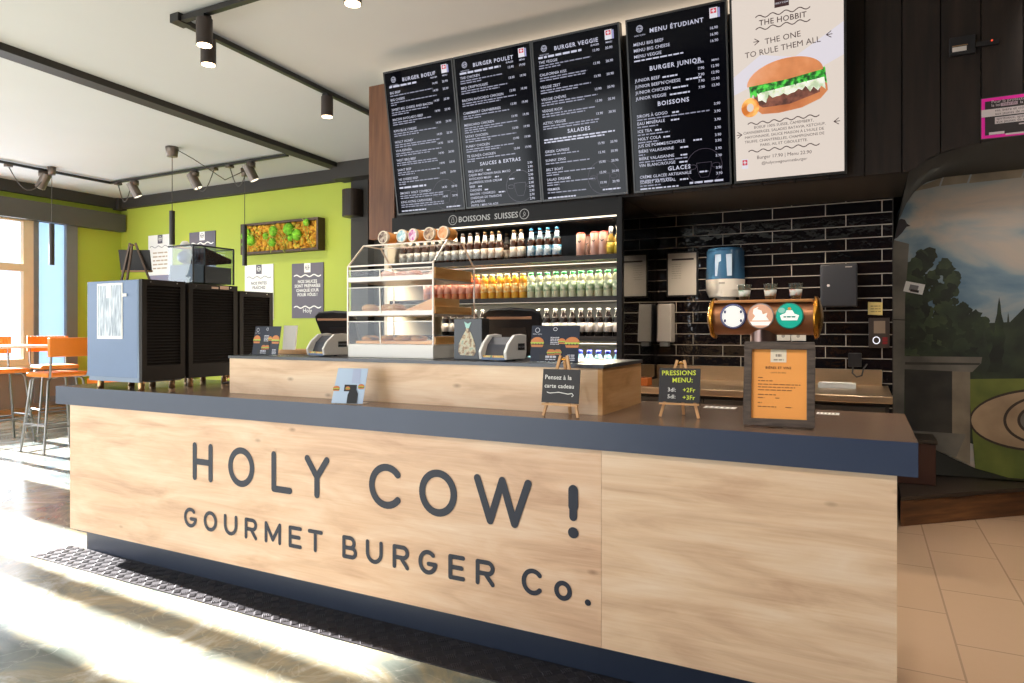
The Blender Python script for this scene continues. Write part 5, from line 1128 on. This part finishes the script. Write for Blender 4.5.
m = MB(); m.hexa([(x0, YT-.003, z0), (x1, YT-.003, z0-.004), (x1, YT-.001, z0-.004), (x0, YT-.001, z0)], [(x0, YT-.003, z1), (x1, YT-.003, z1-.004), (x1, YT-.001, z1-.004), (x0, YT-.001, z1)], mat('yellow_note', '#d9c07a', .7))
for i in range(3): m.greek((Vector((0, YT-.003, 0)), *fr[1:]), x0+.015, z1-.03-.018*i, .06, .005, mat('note_ink', '#7a6238'), .001, .02)
tag(m.build('sticky_note'), 'yellow sticky note on the tiles above the wall controller', 'sticky note')
x0, x1, z0, z1 = wallbox(868.5, 318, 889.5, 348)
o = thing('wall_controller', 'dark bronze wall controller with a display and a white ring button', 'controller', ((x0+x1)/2, YT, z0))
m = MB(); m.box(x0, x1, YT-.035, YT-.001, z0, z1, mat('bronze_plastic', '#3a2f2a', .35)); m.build('housing', o, bevel=.004)
f3 = (Vector((0, YT-.035, 0)), *fr[1:]); m = MB(); m.rect(f3, x0+.03, x1-.025, z0+.095, z1-.02, .001, mat('controller_display', '#8a7868', .3)); m.build('display', o)
m = MB(); m.ribbon(ellipse(x0+.045, z0+.05, .019, .022, 28), .006, f3, .001, glow('ring_white', '#f0eef6', 1.2), True); m.build('ring_button', o)
m = MB(); m.rect(f3, x0+.08, x1-.012, z0+.045, z0+.07, .001, mat('dark_red_key', '#5a1518', .4, emit='#8a1518', es=.3)); m.rect(f3, x0+.08, x1-.012, z0+.025, z0+.042, .001, mat('dark_red_key')); m.build('keys', o)
x0, x1, z0, z1 = wallbox(776, 331, 806, 341)
o = thing('wall_socket', 'pale double socket plate on the tiles behind the beer tap', 'socket', ((x0+x1)/2, YT, z0)); m = MB(); m.box(x0, (x0+x1)/2-.002, YT-.014, YT-.001, z0, z1, WHITE); m.box((x0+x1)/2+.002, x1, YT-.014, YT-.001, z0, z1, WHITE); m.build('plate', o, bevel=.003)
m = MB(); [m.cyl((x, YT-.015, (z0+z1)/2), (x, YT-.0145, (z0+z1)/2), .012, .012, mat('notice_grey_print'), 12) for x in (x0*.75+x1*.25, x0*.25+x1*.75)]; m.build('socket_hole', o)
p = at_y(855, 362, YT); o = thing('wall_plug', 'black plug with a looped cable low on the tiles', 'plug', (p[0], YT, p[2]))
m = MB(); m.box(p[0]-.04, p[0]+.04, YT-.07, YT-.001, p[2]-.03, p[2]+.06, BLACK); m.build('plug', o, bevel=.006)
m = MB(); m.tube([(p[0]-.01, YT-.05, p[2]-.03), (p[0]-.015, YT-.06, p[2]-.07), (p[0]+.01, YT-.06, p[2]-.095), (p[0]+.04, YT-.055, p[2]-.085), (p[0]+.05, YT-.05, p[2]-.04), (p[0]+.07, YT-.04, p[2]-.01)], .005, mat('grey_cable', '#5a5552')); m.build('cable', o)
# ================================================================ green wall: posters, moss picture, speaker
fr = frame((0, YB, 0), (1, 0, 0), (0, 0, 1))
GPOST = mat('slate_violet_card', '#66616e', .6); WPOST = mat('white_card', '#f2f1ee', .6); PLOGO = mat('poster_logo_grey', '#5c5866', .6)
def poster(u0, v0, u1, v1, dark, label, lines=(), sauce=False):
    um = (u0+u1)/2; a, b = at_y(u0, v0, YB), at_y(u1, v1, YB); x0, x1 = a[0], b[0]; zt = a[2]; zb = b[2]
    m = MB(); m.box(x0, x1, YB-.012, YB-.001, zb, zt, GPOST if dark else WPOST); o = m.build('wall_poster'); tag(o, label, 'poster')
    f = (Vector((0, YB-.012, 0)), *fr[1:]); w = x1-x0; h = zt-zb; c1 = WPOST if dark else PLOGO; cx = (x0+x1)/2; m = MB()
    m.rect(f, cx-w*.1, cx+w*.1, zt-h*.17, zt-.002, .001, c1)
    cow(m, f, cx, zt-h*.08, w*.06, .006, .002, PLOGO if dark else WPOST)
    m.ribbon(wave(x0+w*.08, x1-w*.08, zt-h*.23, h*.018, 3), .016 if dark else .008, f, .001, WPOST if dark else PLOGO)
    for i, s in enumerate(lines): m.text(s, f, cx, zt-h*(.36+.08*i), w*.105, c1 if dark else PLOGO, 'CENTER', 1, .001, .02)
    if dark and lines:
        m.ribbon(wave(x0+w*.08, x1-w*.08, zb+h*.2, h*.018, 3), .016, f, .001, WPOST); m.text('Holy', f, cx, zb+h*.1, w*.15, WPOST, 'CENTER', 1, .001)
    if not dark and not lines:
        for i in range(5): m.greek(f, x0+w*.2, zt-h*(.36+.075*i), w*.6, h*.025, mat('faint_grey_print', '#b9a68f'), .001, w*.15)
        m.rect(f, x0, x1, zb, zb+h*.22, .001, mat('poster_grey_foot', '#8d8aa0'))
    m.build('print', o)
poster(149, 236, 173, 286, False, 'white poster with a grey foot on the green wall, behind the bean hopper')
poster(190, 233, 216, 282, True, 'slate coloured poster with a white emblem, half hidden behind the bean hopper')
poster(245.5, 265.5, 274, 320, False, 'white poster with a grey emblem under the moss picture', ('NOS FRITES', 'FRAÎCHES'))
poster(292.5, 264, 324, 318, True, 'slate violet poster reading NOS SAUCES SONT PRÉPARÉES, below the moss picture', ('NOS SAUCES', 'SONT PRÉPARÉES', 'CHAQUE JOUR', 'POUR VOUS !'))
a, b = at_y(240.5, 229.5, YB-.13), at_y(318, 251, YB-.13); x0, x1, z0, z1 = a[0], b[0], b[2]+.02, a[2]+.07
o = thing('moss_picture', 'long wooden framed picture of yellow moss with green moss balls', 'moss picture', ((x0+x1)/2, YB, z0)); MW = mat('moss_frame_wood', '#4a362a', .6)
m = MB()
for p in ((x0, x1, z0, z0+.03), (x0, x1, z1-.03, z1), (x0, x0+.03, z0+.03, z1-.03), (x1-.03, x1, z0+.03, z1-.03)): m.box(p[0], p[1], YB-.13, YB-.001, p[2], p[3], MW)
m.build('frame', o)
MOY = ramp_mat('yellow_moss', [(.32, '#8a5a18'), (.45, '#c98a22'), (.58, '#d9b03a'), (.7, '#a5a534')], 22, rough=.9, bump=.8); MOG = ramp_mat('green_moss', [(.35, '#5aa018'), (.65, '#92d83a')], 30, rough=.9, bump=.6); SPR = mat('moss_sprig', '#a9b048', .8)
random.seed(9); m = MB(); m.box(x0+.03, x1-.03, YB-.08, YB-.05, z0+.03, z1-.03, MOY)
for i in range(330): m.blob((random.uniform(x0+.05, x1-.05), YB-.09+random.uniform(-.01, .01), random.uniform(z0+.05, z1-.05)), random.uniform(.02, .045), MOY, 1, .8, 1, 7, 5, .15)
b_ = m.build('moss_bed', o); b_['kind'] = 'stuff'
W_ = x1-x0; H_ = z1-z0
for fx, fz, r in ((.06, .6, .06), (.14, .45, .075), (.1, .72, .045), (.34, .55, .05), (.44, .68, .07), (.43, .33, .06), (.64, .7, .085), (.74, .5, .075), (.66, .42, .045), (.86, .86, .05), (.05, .33, .04)):
    m = MB(); m.blob((x0+W_*fx, YB-.13, z0+H_*fz), r, MOG, 1, .7, 1, 12, 8, .05); m.build('moss_ball', o)
m = MB()
for i in range(60):
    p = Vector((random.uniform(x0+.1, x1-.1), YB-.13, random.uniform(z0-.02, z1-.1))); m.tube([p, p+Vector((random.uniform(-.06, .06), -.03, .05)), p+Vector((random.uniform(-.09, .09), -.045, random.uniform(.02, .12)))], .004, SPR, 4)
b_ = m.build('dry_sprigs', o); b_['kind'] = 'stuff'
a, b = at_y(343, 190.5, 6.6), at_y(359, 216, 6.6)
o = thing('wall_speaker', 'dark bronze box speaker high on the end of the green wall', 'speaker', ((a[0]+b[0])/2, YB, b[2])); m = MB(); cx = (a[0]+b[0])/2; r = (b[0]-a[0])/2
m.prism([(cx+r*math.cos(t), 6.62+r*.9*math.sin(t)) for t in [PI+PI*i/12 for i in range(13)]]+[(cx+r, YB-.001), (cx-r, YB-.001)], (Vector((0, 0, b[2])), Vector((1, 0, 0)), Vector((0, 1, 0)), Vector((0, 0, 1))), a[2]-b[2], mat('speaker_bronze', '#2e231d', .35)); m.build('housing', o, bevel=.01)
m = MB(); m.box(a[0]-.02, cx, YB-.06, YB-.001, b[2]+.05, a[2]-.05, BLACKM); m.build('bracket', o)
# ================================================================ ceiling lights
DISC = glow('lamp_warm', '#ffdcb2', 9.); TRK = mat('track_black', '#1e1c1b', .4)
tk = thing('light_track', 'black L-shaped ceiling light track above the counter with straight downlights', 'light track', (-3.98, 3.0, 3.26))
m = MB(); m.bar((-3.98, 2.99, 3.267), (-4.19, 6.3, 3.267), .04, .035, TRK); m.build('rail', tk); m = MB(); m.box(-4.0, 1.5, 2.95, 2.99, 3.25, 3.285, TRK); m.build('rail', tk); m = MB(); m.box(-4.02, -3.94, 2.93, 3.03, 3.245, 3.2999, TRK); m.build('corner_joint', tk)
def down(x, y, label):
    o = thing('downlight', label, 'ceiling light', (x, y, 3.25)); m = MB(); m.cyl((x, y, 3.06), (x, y, 3.225), .05, .05, mat('downlight_shell', '#3a302c', .45), 28); m.build('cylinder', o)
    m = MB(); m.box(x-.03, x+.03, y-.03, y+.03, 3.225, 3.249, TRK); m.build('adapter', o); m = MB(); m.cyl((x, y, 3.056), (x, y, 3.0605), .044, .044, DISC, 24); m.build('lamp', o)
    return x, y
L1 = [down(-3.74, 2.97, 'black cylinder downlight nearest the track corner, in front of another one'), down(-3.99, 3.2, 'second black cylinder downlight just behind the one at the track corner'), down(-4.07, 4.45, 'black cylinder downlight farther along the track near the plank wall end'), down(-2.53, 2.97, 'downlight cut by the top edge of the view above the screens')]
tk = thing('spot_track', 'black L-shaped ceiling spot track over the seating corner', 'light track', (-9.27, 5.85, 3.27))
m = MB(); m.box(-9.29, -9.25, 0, 5.83, 3.255, 3.285, TRK); m.build('rail', tk); m = MB(); m.box(-9.29, -5.95, 5.83, 5.87, 3.255, 3.285, TRK); m.build('rail', tk)
CAN = mat('spot_bronze', '#6b6058', .35, .6)
def spot(x, y, dx, dy, label, tx, ty_):
    o = thing('spot_lamp', label, 'spot lamp', (x, y, 3.25)); d = Vector((dx, dy, -1)).normalized(); p = Vector((x, y, 3.13))
    m = MB(); m.cyl(p-d*.1, p+d*.1, .058, .058, CAN, 20); m.build('can', o); m = MB(); m.cyl(p+d*.1, p+d*.103, .048, .048, glow('spot_face', '#fff0d8', 1.6), 18); m.build('lens', o)
    m = MB(); m.lathe([(.055, -.06), (.055, 0)], CAN, (x, y, 3.249), 18); m.cyl((x, y, 3.2), tuple(p), .012, .012, CAN, 8); m.build('mount', o)
    q = Vector((x+tx, y+ty_, 3.235)); m = MB(); m.box(q.x-.035, q.x+.035, q.y-.035, q.y+.035, 3.225, 3.254, CAN); m.build('adapter', o)
    m = MB(); P = []
    for i in range(11): t = i/10; e = q.lerp(p-d*.08, t); P.append(e+Vector((0, 0, -.24*math.sin(PI*t))))
    m.tube(P, .006, mat('spot_cable', '#4a443e', .5)); m.build('cable', o)
spot(-9.27, 4.98, -.5, -.2, 'tilted bronze spot lamp on the left arm of the seating track', 0, -.4)
spot(-8.75, 5.85, .3, .4, 'tilted bronze spot lamp just right of the seating track corner', -.35, 0)
spot(-7.55, 5.85, .4, .3, 'tilted bronze spot lamp midway on the rear arm of the seating track', .36, 0)
spot(-6.55, 5.85, .35, .35, 'tilted bronze spot lamp at the far end of the seating track', -.36, 0)
def pendant(x, y, zt, zb, rose, label):
    o = thing('pendant_lamp', label, 'pendant lamp', (x, y, ZC)); m = MB(); m.cyl((x, y, zb), (x, y, zt), .03, .03, mat('pendant_black', '#33302c', .4), 18); m.build('tube', o)
    m = MB(); m.cyl((x, y, zt), (x, y, 3.2), .004, .004, mat('spot_cable'), 6); m.build('cord', o)
    if rose:
        m = MB(); m.lathe([(.055, -.11), (.07, -.02), (.07, 0)], CAN, (x, y, ZC-.001), 18); m.build('ceiling_rose', o)
        m = MB(); m.tube([(x+.06, y, ZC-.03), (x+.16, y+.15, ZC-.12), (x+.26, y+.5, ZC-.3), (x+.28, y+.75, ZC-.15)], .005, mat('spot_cable')); m.build('cable', o)
    else:
        m = MB(); m.lathe([(.04, -.1), (.05, 0)], CAN, (x, y, ZC-.001), 14); m.build('ceiling_rose', o)
pendant(-6.93, 5.08, 2.58, 2.20, True, 'slim black tube pendant hanging in front of the white poster and bean hopper')
pendant(-7.04, 6.19, 2.58, 2.06, False, 'slim black tube pendant hanging before the left end of the moss picture')
pendant(-9.14, 5.01, 2.58, 2.06, False, 'slim black tube pendant hanging before the window')
# ================================================================ plank wall: wired device and pink notice
a, b = at_y(949, 40, 4.25), at_y(975, 54, 4.25)
o = thing('wall_device', 'small black control box with white labels on the dark planks', 'control box', ((a[0]+b[0])/2, 4.25, b[2])); fp = frame((0, 4.225, 0), (1, 0, 0), (0, 0, 1))
m = MB(); m.box(a[0], b[0], 4.225, 4.2495, b[2], a[2], BLACK); m.build('housing', o, bevel=.002); m = MB(); m.rect(fp, a[0]+.012, a[0]+.075, b[2]+.018, b[2]+.042, .001, mat('device_label', '#cfc6c0')); m.rect(fp, a[0]+.012, a[0]+.08, b[2]+.046, b[2]+.05, .001, mat('device_gold', '#a07a50')); m.build('label_print', o)
m = MB(); m.box(b[0]+.002, b[0]+.1, 4.232, 4.2495, b[2]+.03, b[2]+.055, BLACK); m.build('switch', o); m = MB(); m.blob((b[0]+.07, 4.23, b[2]+.05), .005, glow('red_light', '#e04a2a', 1.5)); m.build('indicator', o)
a, b = at_y(980.5, 99, 4.25), at_y(981, 140, 4.25); x0, z1, z0 = a[0], a[2], b[2]; x1 = x0+.42; z1, z0 = z1, z0
MAG = mat('magenta_print', '#e0189a', .5, emit='#e0189a', es=.06); NBL = mat('notice_black', '#2a2222', .5); WBAR = mat('notice_pale_bar', '#cdbfbf', .5)
m = MB(); m.box(x0, x1, 4.243, 4.2495, z0, z1, mat('notice_edge', '#4a4340')); o = m.build('pink_notice'); tag(o, 'black notice with a magenta border on the dark planks', 'notice')
f = (Vector((0, 4.243, 0)), *fr[1:]); h = z1-z0; m = MB(); m.rect(f, x0+.003, x1-.003, z0+.003, z1-.004, .0008, MAG); m.rect(f, x0+.018, x1-.018, z0+.018, z1-.02, .0014, NBL)
m.rect(f, x0+.003, x1-.04, z0+h*.53, z0+h*.71, .002, WBAR); m.rect(f, x0+.06, x1-.03, z0+h*.34, z0+h*.5, .002, WBAR); m.rect(f, x0+.035, x0+.1, z0+h*.09, z0+h*.15, .002, WBAR); m.rect(f, x0+.105, x1, z0+h*.05, z0+h*.09, .002, WBAR); m.rect(f, x0+.085, x0+.155, z0+h*.755, z0+h*.83, .002, mat('notice_pink_pill', '#b59aa4'))
m.text('Pour la protection de', f, x0+.045, z0+h*.85, .021, WBAR, 'LEFT', 1, .002); m.text('la loi', f, x0+.045, z0+h*.765, .02, WBAR, 'LEFT', 1, .002); m.text('interdit', f, x0+.092, z0+h*.77, .02, NBL, 'LEFT', 1, .0026); m.text('la vente', f, x0+.165, z0+h*.765, .02, WBAR, 'LEFT', 1, .002)
for s, z in (('vin, bière et cidre', .635), ('aux jeunes de moins de 16 ans', .555)): m.text(s, f, x0+.06, z0+h*z, .019, NBL, 'LEFT', 1, .0026)
for s, z in (('spiritueux, apéritifs', .435), ('aux jeunes de moins de 18 ans', .36)): m.text(s, f, x0+.066, z0+h*z, .019, NBL, 'LEFT', 1, .0026)
m.greek(f, x0+.16, z0+h*.27, .2, .006, WBAR, .002, .03); m.build('print', o)
# ================================================================ seating corner
def stool(x, y, rz, label, rib):
    o = thing('bar_stool', label, 'bar stool', (x, y, FZ), rz); S = STEELD; hs = .745
    for sx in (-1, 1):
        for sy in (-1, 1):
            m = MB(); m.tube([(sx*.235, sy*.2, .0), (sx*.18, sy*.16, .55), (sx*.165, sy*.15, hs-.05), (sx*.14, sy*.14, hs-.018), (sx*.08, sy*.13, hs-.012)], .0125, S, 10); m.build('leg', o, world=False)
    m = MB(); k = .215; q = .186
    m.tube([(-k, -q, .24), (k, -q, .24)], .01, S); m.tube([(-k, q, .24), (k, q, .24)], .01, S); m.tube([(-k-.0, -q, .27), (-k, q, .27)], .01, S); m.tube([(k, -q, .27), (k, q, .27)], .01, S); m.build('footrest', o, world=False)
    m = MB(); m.box(-.2, .2, -.19, .19, hs-.012, hs+.035, ORANGE); m.build('seat', o, bevel=.02, seg=3, world=False)
    for s in (-1, 1):
        m = MB(); m.tube([(s*.14, .1, hs-.02), (s*.175, .19, hs-.01), (s*.19, .225, hs+.06), (s*.185, .245, hs+.36)], .011, S, 10); m.build('back_post', o, world=False)
    m = MB(); n = 12; v = []; P = [(-.215+.43*i/n, .245-.03*(1-((i-n/2)/(n/2))**2)*-1) for i in range(n+1)]
    for i in range(n):
        (xa, ya), (xb, yb) = P[i], P[i+1]; d = .028 if not rib else .024+.012*(i % 2)
        m.hexa([(xa, ya-.02-d*.2, hs+.19), (xb, yb-.02-d*.2, hs+.19), (xb, yb+.015, hs+.19), (xa, ya+.015, hs+.19)], [(xa, ya-.02-d*.2, hs+.375), (xb, yb-.02-d*.2, hs+.375), (xb, yb+.015, hs+.375), (xa, ya+.015, hs+.375)], ORANGE)
    m.build('backrest', o, bevel=.006, world=False)
stool(-7.2, 4.0, -PI/2, 'orange bar stool with steel legs nearest the counter, its back toward the coffee machines', False)
stool(-8.25, 4.0, PI/2, 'orange bar stool at the left frame edge, across the white bar table', True)
stool(-8.6, 4.75, PI/2-.2, 'orange bar stool standing behind the nearest stool, by the window', True)
o = thing('bar_table', 'high white bar table between the orange stools at the window', 'table', (-7.85, 3.75, FZ)); m = MB(); m.box(-8.15, -7.42, 3.2, 4.12, 1.06, 1.085, mat('white_table_top', '#efeae4', .25)); m.build('table_top', o, bevel=.004)
m = MB(); m.cyl((-7.85, 3.5, FZ+.02), (-7.85, 3.5, 1.06), .035, .035, BLACKM, 16); m.build('column', o); m = MB(); m.box(-8.05, -7.65, 3.3, 3.7, FZ+.0005, FZ+.02, BLACKM); m.build('base', o)
o = thing('banquette', 'orange upholstered bench at the foot of the green wall corner', 'bench', (-9.9, 6.1, FZ)); m = MB(); m.box(-10.25, -8.7, 6.1, 6.65, .42, .52, ORANGE); m.build('seat', o, bevel=.02); m = MB(); m.box(-10.25, -8.7, 6.62, 6.72, .53, 1.17, ORANGE); m.build('backrest', o, bevel=.03); m = MB(); m.box(-10.25, -8.7, 6.15, 6.6, FZ, .42, mat('bench_base', '#4a382e', .6)); m.build('base', o)
# ================================================================ light and camera
def area(name, loc, rot, sx, sy, e, col=(1, 1, 1), spread=PI):
    l = bpy.data.lights.new(name, 'AREA'); l.shape = 'RECTANGLE'; l.size = sx; l.size_y = sy; l.energy = e; l.color = col; l.spread = spread
    o = bpy.data.objects.new(name, l); o.location = loc; o.rotation_euler = rot; C.objects.link(o); return o
def spotl(name, loc, tgt, e, col, size=1.2, blend=.6, r=.05):
    l = bpy.data.lights.new(name, 'SPOT'); l.energy = e; l.color = col; l.spot_size = size; l.spot_blend = blend; l.shadow_soft_size = r
    o = bpy.data.objects.new(name, l); o.location = loc; o.rotation_euler = (Vector(tgt)-Vector(loc)).to_track_quat('-Z', 'Y').to_euler(); C.objects.link(o); return o
WARM = (1, .80, .58); NEUT = (1, .93, .84); DAY = (.88, .94, 1)
# added fill lamps at an assumed shop front behind the viewer
for i, (x, wx) in enumerate(((-7.9, 3.2), (-4.75, 2.0))): area('shopfront_fill', (x, -4.95, 1.55), (PI/2, 0, 0), wx, 2.3, 60*wx, DAY)
for y, wy in ((-2.2, 2.), (.2, 2.4), (4.35, 2.)): area('window_daylight', (XL+.12, y, 1.8), (0, -PI/2, 0), 2.0, wy, 70, DAY)
sun = bpy.data.lights.new('sun', 'SUN'); sun.energy = 95; sun.angle = .01; sun.color = (1, .97, .94)
so = bpy.data.objects.new('sun', sun); so.rotation_euler = Vector((1, -.055, -.305)).to_track_quat('-Z', 'Y').to_euler(); so.location = (-14, 2, 5); C.objects.link(so)
for x, y in L1[:3]: spotl('downlight_beam', (x, y, 3.05), (x, y, 0), 40, WARM, 1.5)
for x in (-2.44, -1.2, .1, 1.2): spotl('downlight_beam', (x, 2.6, 2.99), (x, 2.5, 0), 30, NEUT, 1.7)
for x in (-1.6, 0., 1.4): spotl('counter_front_fill', (x, .6, 3.2), (x, 2.2, .5), 66, (1, .93, .88), 1.5)  # added fill for the counter front, without a fixture
area('ceiling_wash', (-1.6, 4.5, 3.17), (PI, 0, 0), 3.6, .2, 6, WARM)
for x in (-1.0, -.35): spotl('soffit_light', (x, 4.62, 2.08), (x, 4.75, .9), 24, WARM, 1.9, .8, .03)
area('recess_fill', (1.1, 4.7, 2.19), (.6, 0, 0), 1.5, .08, 5, NEUT)  # added lamp tucked under the recess top to brighten the mural
spotl('mural_fill', (2.6, 1.5, 2.6), (.8, 5.75, 1.2), 62, NEUT, .9)
spotl('upper_mural_fill', (1.0, 4.1, 3.2), (.9, 5.7, 1.2), 55, NEUT, 1.4)  # added spot to brighten the mural, without a fixture
spotl('right_floor_light', (.9, 3.2, 3.1), (.6, 3.6, 0), 115, (1, .8, .6), 1.3)
for z, e in ((1.965, 8), (1.715, 33), (1.44, 30), (1.17, 26)): area('shelf_light', (-2.3, 4.33, z), (-.35, 0, 0), 1.75, .03, e, (1, .86, .66))
for x, y, t in ((-8.75, 5.85, (-8.6, 6.8, 1.8)), (-7.55, 5.85, (-7., 6.8, 1.9)), (-6.55, 5.85, (-6.0, 6.8, 2.0))): spotl('wall_spot', (x, y, 3.05), t, 120, (1, .9, .6), 1.3, .9)
w = bpy.data.worlds.new('day'); bpy.context.scene.world = w; w.use_nodes = True; bg = w.node_tree.nodes['Background']; bg.inputs[0].default_value = (.92, .96, 1, 1); bg.inputs[1].default_value = 1.6
cam = bpy.data.cameras.new('camera'); co = bpy.data.objects.new('camera', cam); C.objects.link(co)
co.location = (0, 0, HC); co.rotation_euler = (PI/2, 0, YAW); cam.sensor_width = 36; cam.lens = F0/1024*36; cam.shift_y = -(V0-341.5)/1024*-1
cam.clip_start = .05
bpy.context.scene.camera = co
sc = bpy.context.scene; sc.view_settings.view_transform = 'Standard'; sc.view_settings.look = 'None'; sc.view_settings.exposure = 0.
sc.cycles.max_bounces = 10; sc.cycles.diffuse_bounces = 5; sc.cycles.transparent_max_bounces = 24; sc.cycles.sample_clamp_indirect = 6; sc.cycles.caustics_reflective = False; sc.cycles.caustics_refractive = False
